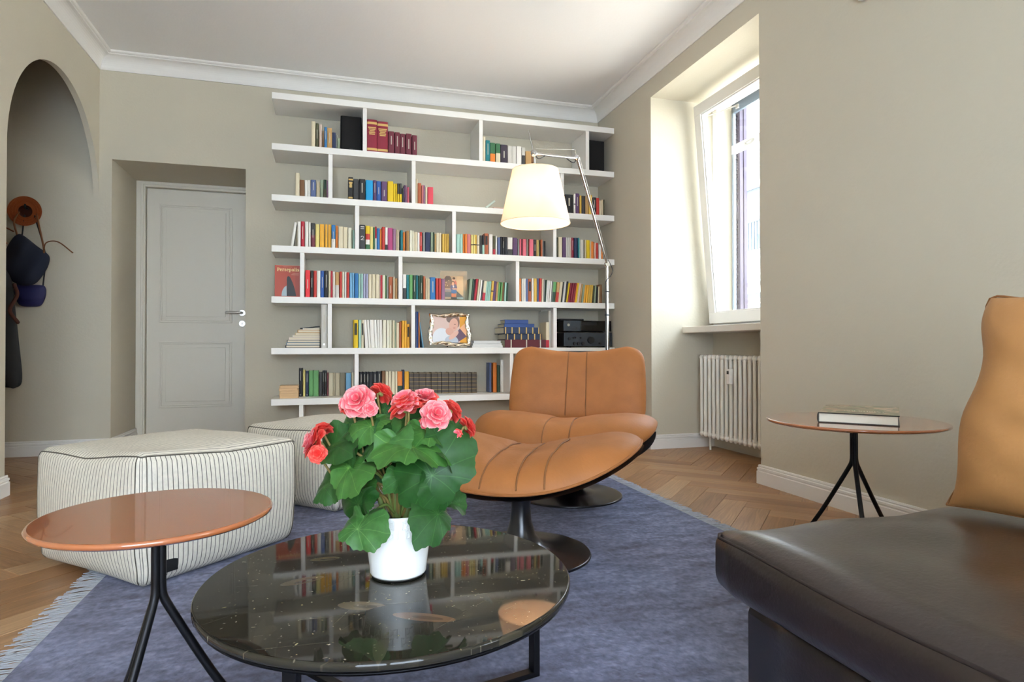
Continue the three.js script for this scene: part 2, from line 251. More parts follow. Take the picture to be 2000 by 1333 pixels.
{ // herringbone floor: planks 11 x 52 cm at 45 degrees, laid one by one
  const f = struct('floor'), W = 0.115, L = 0.46, gap = 0.0012, grain = [];
  part('subfloor', span(HALL - 0.2, 3.1, -0.2, -0.012, ZB - 0.9, FRONT + 0.4), std('#5b4029', 0.8), f);
  const lines = noiseGrid(256, 64, 2), slow = noiseGrid(256, 3, 3);
  const woods = ['#c39a70', '#cda67c', '#b58a60', '#d3ae86', '#bf946a', '#c8a078', '#b0855c'];
  const tex = [0, 1, 2].map((k) => texFrom(512, (x, y) => {
    const wav = slow[((y >> 1) * 256 + (x >> 1)) % 65536], v = lines[(Math.floor((y * 0.5 + wav * 46 + k * 71)) % 256) * 256 + ((x >> 4) + k * 40) % 256], w = N2[((y + k * 50) % 256) * 256 + (x >> 3)];
    const s = 196 + 42 * (v - 0.5) + 36 * (w - 0.5) + 40 * (wav - 0.5); return [s + 12, s + 4, s - 4];
  }, true, [1.1, 0.26]));
  const mats = woods.map((c, i) => std(c, 0.36, { map: tex[i % 3], bumpMap: tex[i % 3], bumpScale: 0.0003 }));
  const protos = [0, 1, 2, 3].map((k) => { const g = uvBox(new RoundedBoxGeometry(L - gap, 0.012, W - gap, 1, 0.0012)), u = g.attributes.uv; for (let i = 0; i < u.count; i++) u.setXY(i, u.getX(i) + k * 0.31, u.getY(i) + k * 0.07); return g; });
  const spots = [], s2 = Math.SQRT1_2;
  for (let i = -45; i < 30; i++) for (let j = -8; j < 8; j++) for (const k of [0, 1]) {
    // herringbone lattice in a frame turned by 45 degrees: steps (W, W) and (L, -L), one plank along each axis
    const cu = (k ? L + W / 2 : L / 2) + i * W + j * L, cv = (k ? W - L / 2 : W / 2) + i * W - j * L, x = (cu - cv) * s2, z = (cu + cv) * s2;
    if (x < HALL || x > 3.0 || z < ZB - 0.75 || z > 1.2) continue;
    if (x > XR + 0.3 && (z < NZ0 - 0.2 || z > NZ1 + 0.2)) continue;
    if (z < ZB - 0.3 && (x < -1.8 || x > -0.3)) continue;
    spots.push([x, z, k ? -R(135) : -R(45)]);
  }
  const seen = (x, z) => { // planks the rug and furniture leave open, nearest first
    const under = x > -0.6 && x < 1.45 && z > -3.25; const behindCam = z > -0.9 || (x > 0.7 && z > -1.2);
    return (under || behindCam ? 100 : 0) + Math.hypot(x, z);
  };
  spots.sort((p, q) => seen(p[0], p[1]) - seen(q[0], q[1]));
  const rest = mats.slice(0, 3).map(() => []);
  spots.forEach(([x, z, t], i) => {
    const mi = Math.floor(rnd() * mats.length), pi = Math.floor(rnd() * 4);
    if (i < 300) { const m = mesh('plank', protos[pi], mats[mi], f); m.position.set(x, -0.006 + rr(-0.0002, 0.0002), z); m.rotation.y = t; }
    else rest[mi % 3].push(protos[pi].clone().rotateY(t).translate(x, -0.006, z));
  });
  const merged = mesh('remaining_planks', mergeGeometries(rest.filter((r) => r.length).map((r) => mergeGeometries(r)), true), mats.slice(0, 3), f); merged.userData.kind = 'stuff';
}

{ // panelled door in the recess
  const d = struct('door_1'), zf = REC;
  const x0 = -1.43, x1 = -0.66, y1 = 2.055;
  part('door_frame', [rspan(-1.495, x0, 0, y1 + 0.065, zf, zf + 0.06), rspan(x1, -0.607, 0, y1 + 0.065, zf, zf + 0.06), rspan(-1.495, -0.607, y1, y1 + 0.065, zf, zf + 0.058), rspan(x0 - 0.03, x0 - 0.012, 0, y1 + 0.04, zf + 0.05, zf + 0.068, 0.004), rspan(x0 - 0.03, x1 + 0.03, y1 + 0.018, y1 + 0.036, zf + 0.05, zf + 0.068, 0.004)], M.door, d);
  const leaf = part('door_leaf', rspan(x0 + 0.003, x1 - 0.003, 0.008, y1 - 0.003, zf - 0.02, zf + 0.022), M.door, d);
  const frameRing = (a, b, c, e, w, z0, z1) => [rspan(a, b, c, c + w, z0, z1, 0.003), rspan(a, b, e - w, e, z0, z1, 0.003), rspan(a, a + w, c, e, z0, z1, 0.003), rspan(b - w, b, c, e, z0, z1, 0.003)];
  for (const [c, e] of [[0.955, 1.93], [0.255, 0.80]]) {
    const p = part('door_panel', [...frameRing(-1.335, -0.785, c, e, 0.012, zf + 0.02, zf + 0.030), ...frameRing(-1.318, -0.802, c + 0.017, e - 0.017, 0.009, zf + 0.02, zf + 0.026), rspan(-1.285, -0.835, c + 0.05, e - 0.05, zf + 0.02, zf + 0.0255, 0.004)], M.door, leaf);
  }
  const h = part('door_handle', [tube([V(-0.706, 1.043, zf + 0.03), V(-0.706, 1.043, zf + 0.068), V(-0.716, 1.043, zf + 0.078), V(-0.76, 1.043, zf + 0.078), V(-0.825, 1.043, zf + 0.076)], 0.009, 30, 10), new THREE.CylinderGeometry(0.025, 0.026, 0.008, 28).rotateX(Math.PI / 2).translate(-0.706, 1.043, zf + 0.026)], M.steel, leaf);
  part('keyhole_plate', [new THREE.CylinderGeometry(0.025, 0.026, 0.007, 28).rotateX(Math.PI / 2).translate(-0.706, 0.952, zf + 0.0255)], M.steel, leaf);
  part('keyhole', [box(0.004, 0.014, 0.002, -0.706, 0.948, zf + 0.0295), new THREE.CylinderGeometry(0.004, 0.004, 0.002, 12).rotateX(Math.PI / 2).translate(-0.706, 0.957, zf + 0.0295)], M.plastic, leaf);
}

{ // tilted-open window over the sill, radiator niche below
  struct('sill', rspan(2.535, 2.86, 0.855, 0.90, NZ0 + 0.002, NZ1 - 0.002, 0.004), M.sill);
  const w = struct('window_1');
  const zA = -4.115, zB = -2.95;
  const ring = (x0, x1, z0, z1, y0, y1, t) => [rspan(x0, x1, y0, y0 + t, z0, z1), rspan(x0, x1, y1 - t, y1, z0, z1), rspan(x0, x1, y0 + t, y1 - t, z0, z0 + t), rspan(x0, x1, y0 + t, y1 - t, z1 - t, z1)];
  part('window_frame', [...ring(2.80, 2.855, zA - 0.02, zB + 0.02, 0.90, 2.595, 0.055), ...ring(2.855, 2.875, zA - 0.02, zB + 0.02, 0.90, 2.595, 0.035)], M.white, w);
  const sash = new THREE.Group(); sash.name = 'sash'; w.add(sash); sash.position.set(2.80, 0.93, 0); sash.rotation.z = R(4.6);   // hinged below, the top leans into the room
  const h = 1.625, s0 = zA + 0.02, s1 = zB - 0.02;
  part('sash_frame', [...ring(-0.06, 0.0, s0, s1, 0, h, 0.078), ...ring(0, 0.014, s0 + 0.02, s1 - 0.02, 0.02, h - 0.02, 0.04), ...ring(-0.050, -0.012, s0 + 0.074, s1 - 0.074, 0.074, h - 0.074, 0.014)], M.white, sash);
  part('sash_pane', span(-0.034, -0.030, 0.085, h - 0.085, s0 + 0.085, s1 - 0.085), M.glass, sash);
  part('hinge_cap', rbox(0.012, 0.05, 0.014, 0.004, -0.03, 0.02, s0 - 0.006), M.steel, sash);
  const arm = part('tilt_stay', [bar(V(2.69, 2.47, zA + 0.04), V(2.83, 2.50, zA + 0.25), 0.005), rbox(0.014, 0.03, 0.03, 0.004, 2.826, 2.49, zA + 0.25)], M.steel, w);
  const sc = thing('insect_screen', 'thin pale metal screen frame with an oval pull, outside the tilted window', 'screen', [2.91, 0.90, 0]);
  const al = std('#5d6a76', 0.45);
  part('frame', [rspan(-0.012, 0.012, 0.02, 1.68, -4.035, -4.015), rspan(-0.012, 0.012, 0.02, 1.68, -2.98, -2.96), rspan(-0.012, 0.012, 1.60, 1.68, -4.035, -2.96), rspan(-0.012, 0.012, 0.0, 0.03, -4.035, -2.96)], al, sc);
  const midr = part('middle_rail', rspan(-0.014, 0.014, 1.295, 1.36, -4.035, -2.96), M.white, sc);
  part('pull', new THREE.TorusGeometry(0.018, 0.006, 8, 24).scale(2.6, 0.7, 1).rotateY(Math.PI / 2).translate(-0.015, 1.328, -3.83), M.steel, midr);
  const sh = thing('window_shutter', 'narrow folded louvred shutter, purplish grey, standing in the outer window reveal', 'shutter', [2.965, 0.92, -4.08]);
  const shm = std('#4b4150', 0.6);
  for (const x of [0, 0.036]) {
    const lf = part('shutter_leaf', [rspan(x, x + 0.03, 0, 1.66, -0.05, -0.028), rspan(x, x + 0.03, 0, 1.66, 0.028, 0.05), rspan(x, x + 0.03, 0, 0.06, -0.03, 0.03), rspan(x, x + 0.03, 1.6, 1.66, -0.03, 0.03), rspan(x, x + 0.03, 0.8, 0.85, -0.03, 0.03)], shm, sh);
    for (let i = 0; i < 40; i++) { if (i > 19 && i < 22) continue; const sl = mesh('slat', SLAT(), shm, lf); sl.position.set(x + 0.015, 0.08 + i * 0.0382, 0); sl.rotation.z = R(35); }
  }
  const rl = thing('window_railing', 'white two-bar railing across the outside of the window', 'railing', [3.08, 0.9, 0]);
  const rm = std('#f2f2f0', 0.5);
  for (const y of [0.325, 0.195]) part('bar', rspan(-0.016, 0.016, y - 0.017, y + 0.017, -4.3, -2.8, 0.006), rm, rl);
  part('bracket', [rspan(-0.02, 0.0, 0.1, 0.4, -4.30, -4.27), rspan(-0.02, 0.0, 0.1, 0.4, -2.83, -2.80)], rm, rl);
}
function SLAT() { return (SLAT.g ??= rbox(0.03, 0.005, 0.06, 0.002)); }
for (const [n, g] of [['window_2', [2.80, 2.86, 0.25, 1.5]], ['window_3', null]]) { // unseen windows behind the camera, placed and sized to light the room and right wall
  const w = struct(n);
  if (g) { part('window_frame', [rspan(2.8, 2.86, 0.86, 0.93, 0.25, 1.5), rspan(2.8, 2.86, 2.53, 2.6, 0.25, 1.5), rspan(2.8, 2.86, 0.93, 2.53, 0.25, 0.32), rspan(2.8, 2.86, 0.93, 2.53, 1.43, 1.5), rspan(2.8, 2.86, 0.93, 2.53, 0.84, 0.92)], M.white, w); part('window_pane', span(2.828, 2.832, 0.93, 2.53, 0.32, 1.43), M.glass, w); }
  else { const z0 = FRONT + 0.2, z1 = FRONT + 0.26; part('window_frame', [rspan(-1.3, 0.8, 0.1, 0.18, z0, z1), rspan(-1.3, 0.8, 2.37, 2.45, z0, z1), rspan(-1.3, -1.22, 0.18, 2.37, z0, z1), rspan(0.72, 0.8, 0.18, 2.37, z0, z1), rspan(-0.3, -0.2, 0.18, 2.37, z0, z1)], M.white, w); part('window_pane', span(-1.22, 0.72, 0.18, 2.37, z0 + 0.028, z0 + 0.032), M.glass, w); }
}

{ // column radiator in the niche
  const t = thing('radiator', 'cream column radiator in the niche under the window sill', 'radiator', [2.675, 0, 0]);
  const col = []; for (const dx of [-0.038, 0.038]) { col.push(new THREE.CapsuleGeometry(0.0125, 0.575, 6, 14).translate(dx, 0.395, 0)); }
  const headTop = new THREE.CapsuleGeometry(0.019, 0.07, 6, 14).rotateZ(Math.PI / 2);
  const cg = mergeGeometries([...col, headTop.clone().translate(0, 0.675, 0), headTop.clone().translate(0, 0.118, 0), new THREE.CylinderGeometry(0.012, 0.012, 0.05, 10).rotateX(Math.PI / 2).translate(0, 0.66, 0), new THREE.CylinderGeometry(0.012, 0.012, 0.05, 10).rotateX(Math.PI / 2).translate(0, 0.13, 0)].map(plain));
  for (let i = 0; i < 22; i++) mesh('column', cg, M.radiator, t).position.z = -4.04 + i * 0.05;
  const m = part('heat_meter', rbox(0.03, 0.105, 0.038, 0.006, -0.066, 0.55, -3.665), M.white, t, 'small white heat meter clipped on the front');
  part('display', box(0.002, 0.022, 0.02, -0.0815, 0.577, -3.665), std('#3b3f3b', 0.3), m);
  part('bracket', [bar(V(0.02, 0.62, -3.99), V(0.125, 0.62, -3.99), 0.008), bar(V(0.02, 0.62, -3.09), V(0.125, 0.62, -3.09), 0.008), bar(V(0.0, 0.1, -3.99), V(0.0, 0.0, -3.99), 0.008), bar(V(0.0, 0.1, -3.09), V(0.0, 0.0, -3.09), 0.008)], M.radiator, t);
}
{ // small device whose lower edge hangs into the picture
  const t = thing('wall_sensor', 'small white sensor high on the window wall, cut off by the upper picture edge', 'sensor', [XR, 2.285, -2.19]);
  part('casing', rspan(-0.035, 0, 0.0, 0.09, -0.035, 0.035, 0.01), M.white, t); part('lens', new THREE.SphereGeometry(0.014, 16, 10).scale(0.6, 1, 1).translate(-0.034, 0.03, 0), M.trim, t);
}

// ---------------------------------------------------------------- street outside
struct('ground', span(3.06, 60, -8.3, -8, -60, 40), std('#b9b4aa', 0.9));
{
  const t = thing('apartment_building', 'pale cream apartment building with blue shutters across the street', 'building', [14, -8, 0]);
  const cm = std('#d6d1c6', 0.85), wm = std('#f3efe6', 0.7), bm = std('#1f5a74', 0.6), gm = std('#2a2f33', 0.2);
  part('wall', span(0, 6, 0, 15.2, -40, 10), cm, t);
  const cor = part('roof_cornice', [rspan(-0.5, 6, 15.2, 15.5, -40, 10), rspan(-0.3, 6, 14.9, 15.2, -40, 10)], wm, t);
  for (let f = 0; f < 4; f++) for (let k = 0; k < 8; k++) {
    const y = 1.2 + f * 3.6, z = -37.3 + k * 3.2;
    const w = part('window', [rspan(-0.08, 0.02, y - 0.1, y + 2.3, z - 0.7, z - 0.58), rspan(-0.08, 0.02, y - 0.1, y + 2.3, z + 0.58, z + 0.7), rspan(-0.12, 0.02, y + 2.2, y + 2.4, z - 0.8, z + 0.8)], wm, t);
    part('pane', box(0.03, 2.2, 1.16, 0, y + 1.1, z), gm, w);
    for (const s of [-1, 1]) part('shutter', rspan(-0.1, -0.04, y, y + 2.2, z + s * 0.98 - 0.28, z + s * 0.98 + 0.28), bm, w);
    if (k % 2 === 0) { const b = part('balcony', rspan(-1.0, 0, y - 0.35, y - 0.15, z - 1.4, z + 1.4), wm, t); const rails = [rspan(-1.0, -0.95, y + 0.75, y + 0.8, z - 1.4, z + 1.4)]; for (let q = 0; q <= 20; q++) rails.push(box(0.02, 0.9, 0.02, -0.97, y + 0.3, z - 1.38 + q * 0.138)); part('balcony_rail', rails, gm, b); }
  }
}

// ---------------------------------------------------------------- bookcase
const BX = -0.396, BZ0 = -5.085, BZ1 = -4.75, TOPS = { A: 2.211, B: 1.845, C: 1.480, D: 1.115, E: 0.747, F: 0.382 };
{
  const t = thing('bookcase', 'tall white open bookcase of long shelves covering the far wall', 'bookcase', [0, 0, 0]);
  for (const y of [2.576, ...Object.values(TOPS)]) mesh('shelf', rspan(BX, XR - 0.004, y - 0.046, y, BZ0, BZ1, 0.0015), M.bookcase, t);
  const up = { A: [0.237, 1.123, 2.023], B: [-0.008, 0.598, 1.801], C: [0.182, 0.909, 1.736], D: [-0.203, 0.5, 1.421], E: [-0.011, 0.596, 1.737], F: [0.18, 1.371], G: [-0.207, 0.912, 1.74] };
  const low = { A: 2.211, B: 1.845, C: 1.48, D: 1.115, E: 0.747, F: 0.382, G: 0.0 }, high = { A: 2.53, B: 2.165, C: 1.799, D: 1.434, E: 1.069, F: 0.701, G: 0.336 };
  for (const [k, xs] of Object.entries(up)) for (const x of xs) mesh('divider', rspan(x, x + 0.029, low[k], high[k], BZ0 + 0.02, BZ1 - 0.004, 0.001), M.bookcase, t);
}
const PAINT = {
  cream: ['#e0d4b4', 'cream'], olive: ['#4a4a2e', 'dark olive'], blush: ['#d9c3b4', 'pale pink'], brown: ['#7d5633', 'brown'], blue: ['#2a74b2', 'blue'], tan: ['#c59c63', 'tan'], navy: ['#222f52', 'navy'], grey: ['#8d8f8a', 'grey'], sage: ['#94a388', 'sage green'],
  wine: ['#8c1f35', 'wine red'], maroon: ['#6e2837', 'maroon'], teal: ['#187a80', 'teal'], green: ['#3c6f4a', 'green'], aubergine: ['#3a323f', 'dark aubergine'], pearl: ['#d3d0c6', 'pearl grey'], white: ['#ebe8df', 'white'], charcoal: ['#3a3a3a', 'charcoal'], beige: ['#cfc0a0', 'beige'],
  forest: ['#2c4a36', 'forest green'], slateblue: ['#5a6a94', 'slate blue'], mauve: ['#97708b', 'mauve'], black: ['#1a1a1d', 'black'], cyan: ['#0b9ed8', 'bright cyan'], plum: ['#5d3e66', 'plum'], royal: ['#2a59a4', 'royal blue'], yellow: ['#e8c516', 'yellow'], pink: ['#e26c7c', 'pink'], coral: ['#e24d5c', 'coral red'],
  rust: ['#b25f38', 'rust'], rose: ['#cb7676', 'rose'], gold: ['#d9b14b', 'golden'], red: ['#c4382e', 'red'], crimson: ['#b92638', 'crimson'], lemon: ['#ead985', 'pale lemon'], amber: ['#eeb033', 'amber'], orange: ['#ea8633', 'orange'], ivory: ['#e6e3ca', 'ivory'], magenta: ['#b4467b', 'magenta'],
  mint: ['#a6cfbf', 'mint'], skyblue: ['#7ab1d3', 'sky blue'], lavender: ['#a5a6c0', 'lavender'], leaf: ['#6cab66', 'leaf green'], scarlet: ['#ea343d', 'scarlet'], taupe: ['#8a8067', 'taupe'], check: ['#4c443d', 'brown leather'],
};
const paint = {}; const bookMat = (c) => (paint[c] ??= std(PAINT[c][0], 0.55));
const pageMat = std('#e6dcc3', 0.85), gilt = std('#d8b56a', 0.4), ink = std('#c9c4b4', 0.6), dark = std('#2a2826', 0.6);
// unit shapes, 1 x 1 x 1 with the base at y = 0 and the spine at z = 0: a cover wrapped round rounded spine and boards, and a page block
const coverUnit = (() => {
  const s = new THREE.Shape(); s.moveTo(-0.5, -1); s.lineTo(-0.5, -0.035);
  for (let i = 1; i < 8; i++) { const t = Math.PI * (1 - i / 8); s.lineTo(0.5 * Math.cos(t), -0.035 + 0.035 * Math.sin(t)); }
  s.lineTo(0.5, -0.035); s.lineTo(0.5, -1); s.lineTo(0.41, -1); s.lineTo(0.41, -0.05); s.lineTo(-0.41, -0.05); s.lineTo(-0.41, -1); s.closePath();
  return new THREE.ExtrudeGeometry(s, { depth: 1, bevelEnabled: false }).rotateX(Math.PI / 2).translate(0, 1, 0);
})();
const bandUnit = (() => { const g = new THREE.CylinderGeometry(0.5, 0.5, 1, 16, 1, false, -Math.PI / 2, Math.PI); return g.translate(0, 0.5, 0); })();
const pageUnit = new THREE.BoxGeometry(0.84, 0.965, 0.9).translate(0, 0.5, -0.53), flatUnit = new THREE.BoxGeometry(1, 1, 1).translate(0, 0.5, 0);
const stuffBooks = [];
function makeBook(w, h, d, colors, flags, root) {
  const [c0, c1] = colors.split('@')[0].split('/'), cut = +(colors.split('@')[1] ?? 1);
  const add = (n, g, m, sx, sy, sz, y = 0, z = 0) => { const o = mesh(n, g, m, root); o.scale.set(sx, sy, sz); o.position.set(0, y, z); return o; };
  add('cover', coverUnit, bookMat(c0), w, h, d);
  add('page_block', pageUnit, pageMat, w, h, d);
  const z0 = -0.035 * d, band = (n, m, y, hh, f = 1.012) => add(n, bandUnit, m, w * f, hh * h, 2 * 0.035 * d + 0.0012, y * h, z0);
  if (c1) { if (cut < 1 && flags.includes('low')) band('spine_band', bookMat(c1), 0, 1 - cut); else band('spine_band', bookMat(c1), cut === 1 ? 0 : (c0 === 'yellow' ? cut : 0), cut === 1 ? 0.5 : (c0 === 'yellow' ? 1 - cut : 1 - cut)); }
  for (const f of flags) {
    if (f === 't') { const o = add('spine_title', flatUnit, c0 === 'white' || c0 === 'cream' ? dark : ink, w * 0.16, h * rr(0.3, 0.5), 0.0008, h * rr(0.25, 0.42), 0.0004); o.name = 'spine_title'; }
    if (f === 'g') for (const [y, hh] of [[0.86, 0.07], [0.06, 0.07], [0.5, 0.26]]) { if (hh > 0.2) { for (let k = 0; k < 5; k++) add('spine_title', flatUnit, gilt, w * [0.8, 0.66, 0.5, 0.62, 0.56][k], 0.008, 0.0008, h * (0.74 - k * 0.05), 0.0004); } else band('spine_band', gilt, y, hh); }
    if (f === 'b') band('spine_band', dark, 0.46, 0.05);
    if (f === 'd') { add('spine_title', flatUnit, ink, w * 0.14, h * 0.34, 0.0008, h * 0.56, 0.0004); add('spine_mark', flatUnit, ink, w * 0.3, w * 0.3, 0.0008, h * 0.045, 0.0004); }
    if (f === 'p') add('spine_label', flatUnit, dark, w * 0.6, h * 0.42, 0.0008, h * 0.46, 0.0004);
    if (f === 'r') { band('spine_band', bookMat('green'), 0.0, 0.22); band('spine_band', bookMat('white'), 0.22, 0.2); band('spine_band', bookMat('red'), 0.42, 0.24); }
    if (f === '2') { add('spine_title', flatUnit, bookMat('white'), w * 0.6, h * 0.03, 0.0008, h * 0.9, 0.0004); add('spine_mark', TWO(), bookMat('white'), w * 0.62, h * 0.16, 0.001, h * 0.38, 0.0004); add('spine_title', flatUnit, bookMat('white'), w * 0.6, h * 0.02, 0.0008, h * 0.83, 0.0004); }
  }
  if (c0 === 'check') for (let k = 0; k < 6; k++) band('spine_band', gilt, [0.02, 0.19, 0.37, 0.56, 0.75, 0.95][k], 0.012, 1.03);
  return root;
}
function TWO() { // the figure 2 printed on one spine
  if (TWO.g) return TWO.g;
  const pts = [[-0.4, 0.72], [-0.2, 0.95], [0.15, 0.97], [0.38, 0.78], [0.3, 0.5], [-0.1, 0.22], [-0.4, 0.05], [0.45, 0.05]];
  return (TWO.g = mergeGeometries(pts.slice(1).map((p, i) => { const a = pts[i], l = Math.hypot(p[0] - a[0], p[1] - a[1]); return plain(new THREE.BoxGeometry(l + 0.1, 0.14, 1).rotateZ(Math.atan2(p[1] - a[1], p[0] - a[0])).translate((p[0] + a[0]) / 2, (p[1] + a[1]) / 2, 0.5)); })));
}
const ORD = ['first', 'second', 'third', 'fourth', 'fifth', 'sixth', 'seventh', 'eighth', 'ninth', 'tenth', 'eleventh', 'twelfth'];
const SHELF = { A: 'top', B: 'second', C: 'third', D: 'fourth', E: 'fifth', F: 'lowest' };
const BAYAT = { A1: 'beside the black speaker by the wall', A2: 'in the bay right of the black speaker', A3: 'above the lamp', B1: 'in the bay nearest the door', B2: 'in the second bay', B3: 'next to the flat booklets', B4: 'behind the lamp arm', C1: 'in the bay nearest the door', C2: 'in the second bay', C3: 'under the lamp shade', C4: 'behind the lamp arm', D2: 'after the upright red cover', D3: 'before the clear photo frame', D3b: 'after the clear photo frame', D4: 'by the lamp pole', E2: 'in the second bay', E3: 'before the silver frame', F1: 'in the bay nearest the door', F2: 'in the second bay', F3: 'behind the armchair' };
function nth(n) { return n < 12 ? ORD[n] : n + 1 + ([, 'st', 'nd', 'rd'][(n + 1) % 10 > 3 || (n + 1) % 100 - (n + 1) % 10 === 10 ? 0 : (n + 1) % 10] || 'th'); }
{
  const all = [];
  for (const [bay, text] of Object.entries(BAYS)) text.split('; ').forEach((e, i) => {
    const [c, x, w, h, ...fl] = e.split(' '); all.push({ bay, i, c, x: BX + x / 1000, w: w / 1000, h: h / 1000, fl });
  });
  // the two hundred and ninety that show largest are things; the thinnest rest is one mass
  const order = [...all].sort((a, b) => b.w * b.h - a.w * a.h), single = new Set(order.slice(0, 285));
  for (const b of all) {
    const row = b.bay[0], lean = (b.fl.find((f) => /^l-?\d/.test(f)) || 'l0').slice(1) * -1.35, d = Math.max(0.11, Math.min(0.2, b.h * 0.72)) * (row === 'F' ? 0.62 : 1);
    const z = row === 'F' ? -4.95 + rr(-0.004, 0.004) : -4.772 + rr(-0.008, 0.004), y = TOPS[row] + Math.abs(Math.sin(R(lean))) * b.w / 2, x = b.x + b.w / 2;
    const hh = b.h + (row === 'F' ? 0 : 0.0);
    const ox = Math.sin(R(lean)) * hh / 2;
    if (!single.has(b)) { stuffBooks.push([b, x + ox, y, z, d, lean]); continue; }
    const [c0, c1] = b.c.split('@')[0].split('/'), size = b.w > 0.036 ? 'thick ' : b.w < 0.015 ? 'thin ' : b.h > 0.175 ? 'tall ' : '';
    const look = c0 === 'check' ? 'gilt-banded brown leather volume' : size + PAINT[c0][1] + (c1 ? ' and ' + PAINT[c1][1] : '') + ' book';
    const g = thing('book', `${look}, ${nth(b.i)} ${BAYAT[b.bay]}, ${SHELF[row]} shelf`, 'book', [x + ox, y, z], 0, `books on the ${SHELF[row]} shelf`);
    g.rotation.z = R(lean);
    makeBook(b.w - 0.0008, hh, d, b.c, b.fl, g);
  }
  const parts = stuffBooks.map(([b, x, y, z, d, lean]) => {
    const g = coverUnit.clone().scale(b.w - 0.0006, b.h, d).rotateZ(R(lean)).translate(x, y, z), c = bookMat(b.c.split('@')[0].split('/')[0]).color, n = g.attributes.position.count, a = new Float32Array(n * 3);
    for (let i = 0; i < n; i++) { a[i * 3] = c.r; a[i * 3 + 1] = c.g; a[i * 3 + 2] = c.b; }
    const q = plain(g); q.setAttribute('color', new THREE.BufferAttribute(a.slice(0, q.attributes.position.count * 3), 3)); return q;
  });
  const m = mesh('thin_books', mergeGeometries(parts), std('#ffffff', 0.6, { vertexColors: true }));
  tag(m, 'thinnest booklets and paperbacks slipped between the larger books on every shelf', 'books'); m.userData.kind = 'stuff';
}

// things that lie or stand among the books
function lyingBook(name, label, cat, x0, x1, y0, y1, zFront, depth, color, group, o = {}) {
  const t = thing(name, label, cat, [(x0 + x1) / 2, y0, zFront], o.turn || 0, group), w = x1 - x0, h = y1 - y0, m = typeof color === 'string' ? std(color, 0.55) : color;
  const c = Math.min(0.004, h * 0.16), spineFront = o.spine === 'front';
  part('cover', spineFront ? [rspan(-w / 2, w / 2, 0, c, -depth, 0, 0.001), rspan(-w / 2, w / 2, h - c, h, -depth, 0, 0.001), rspan(-w / 2, w / 2, 0, h, -0.008, 0.002, 0.004)] : [rspan(-w / 2, w / 2, 0, c, -depth, 0, 0.001), rspan(-w / 2, w / 2, h - c, h, -depth, 0, 0.001), rspan(-w / 2 - 0.002, -w / 2 + 0.004, 0, h, -depth, 0, 0.002)], m, t);
  part('page_block', span(-w / 2 + 0.004, w / 2 - 0.004, c * 0.9, h - c * 0.9, -depth + 0.004, spineFront ? -0.006 : -0.003), o.pages || pageMat, t);
  if (o.bands) for (const u of o.bands) part('spine_band', rspan(-w / 2 + u * w - 0.005, -w / 2 + u * w + 0.005, -0.0002, h + 0.0004, -0.007, 0.0032, 0.002), o.bandMat || gilt, t);
  return t;
}
{ // pile of magazines and paperbacks at the door end of the fifth shelf
  const G = 'pile of thin books on the fifth shelf', E = 0.747;
  [[-0.300, 0, 0.020, '#30343c', 'white-edged book with dark covers, bottom of the pile'], [-0.295, 0.020, 0.039, '#6f93ad', 'blue-covered book, second from the bottom of the pile'], [-0.291, 0.039, 0.057, '#3d474d', 'white-edged dark book above the blue one in the pile'],
    [-0.277, 0.057, 0.078, '#d8c8be', 'pinkish white paperback, fourth up in the pile'], [-0.253, 0.078, 0.093, '#d6d0c6', 'pale paperback, fifth up in the pile'], [-0.235, 0.093, 0.110, '#cbb98f', 'cream booklet under the tan one in the pile'], [-0.218, 0.110, 0.131, '#c99a5c', 'tan paperback near the top of the pile'], [-0.182, 0.131, 0.144, '#d9dcd6', 'white booklet, topmost pale one of the pile']]
    .forEach(([x, y0, y1, c, l]) => lyingBook('stacked_book', l + ' on the fifth shelf', 'book', x, -0.064, E + y0, E + y1, -4.775, 0.17, c, G));
  const top = thing('booklet', 'thin black booklet tilted on top of the pile on the fifth shelf', 'booklet', [-0.145, E + 0.147, -4.80]);
  part('cover', rspan(-0.06, 0.078, 0, 0.005, -0.14, 0, 0.001), M.plastic, top); top.rotation.z = R(7);
  const tall = thing('book', 'very tall white volume with grey lettering filling the fifth shelf height by the divider', 'book', [-0.036, E, -4.762]);
  makeBook(0.045, 0.318, 0.25, 'pearl', ['t'], tall); part('spine_mark', new THREE.CylinderGeometry(0.006, 0.006, 0.001, 16).rotateX(Math.PI / 2).translate(0, 0.026, 0.001), M.steel, tall);
}
{ // cream paperbacks lying on the lowest shelf
  for (let i = 0; i < 5; i++) lyingBook('stacked_book', ['lowest', 'second lowest', 'middle', 'second highest', 'topmost'][i] + ' of five cream paperbacks lying on the lowest shelf by the door', 'book', -0.346 + rr(0, 0.006), -0.214 + rr(-0.003, 0.003), 0.382 + i * 0.0185, 0.382 + (i + 1) * 0.0185, -4.80 + rr(-0.004, 0), 0.11, '#dcb98c', 'cream paperbacks lying on the lowest shelf', { pages: std('#e2bf92', 0.85) });
}
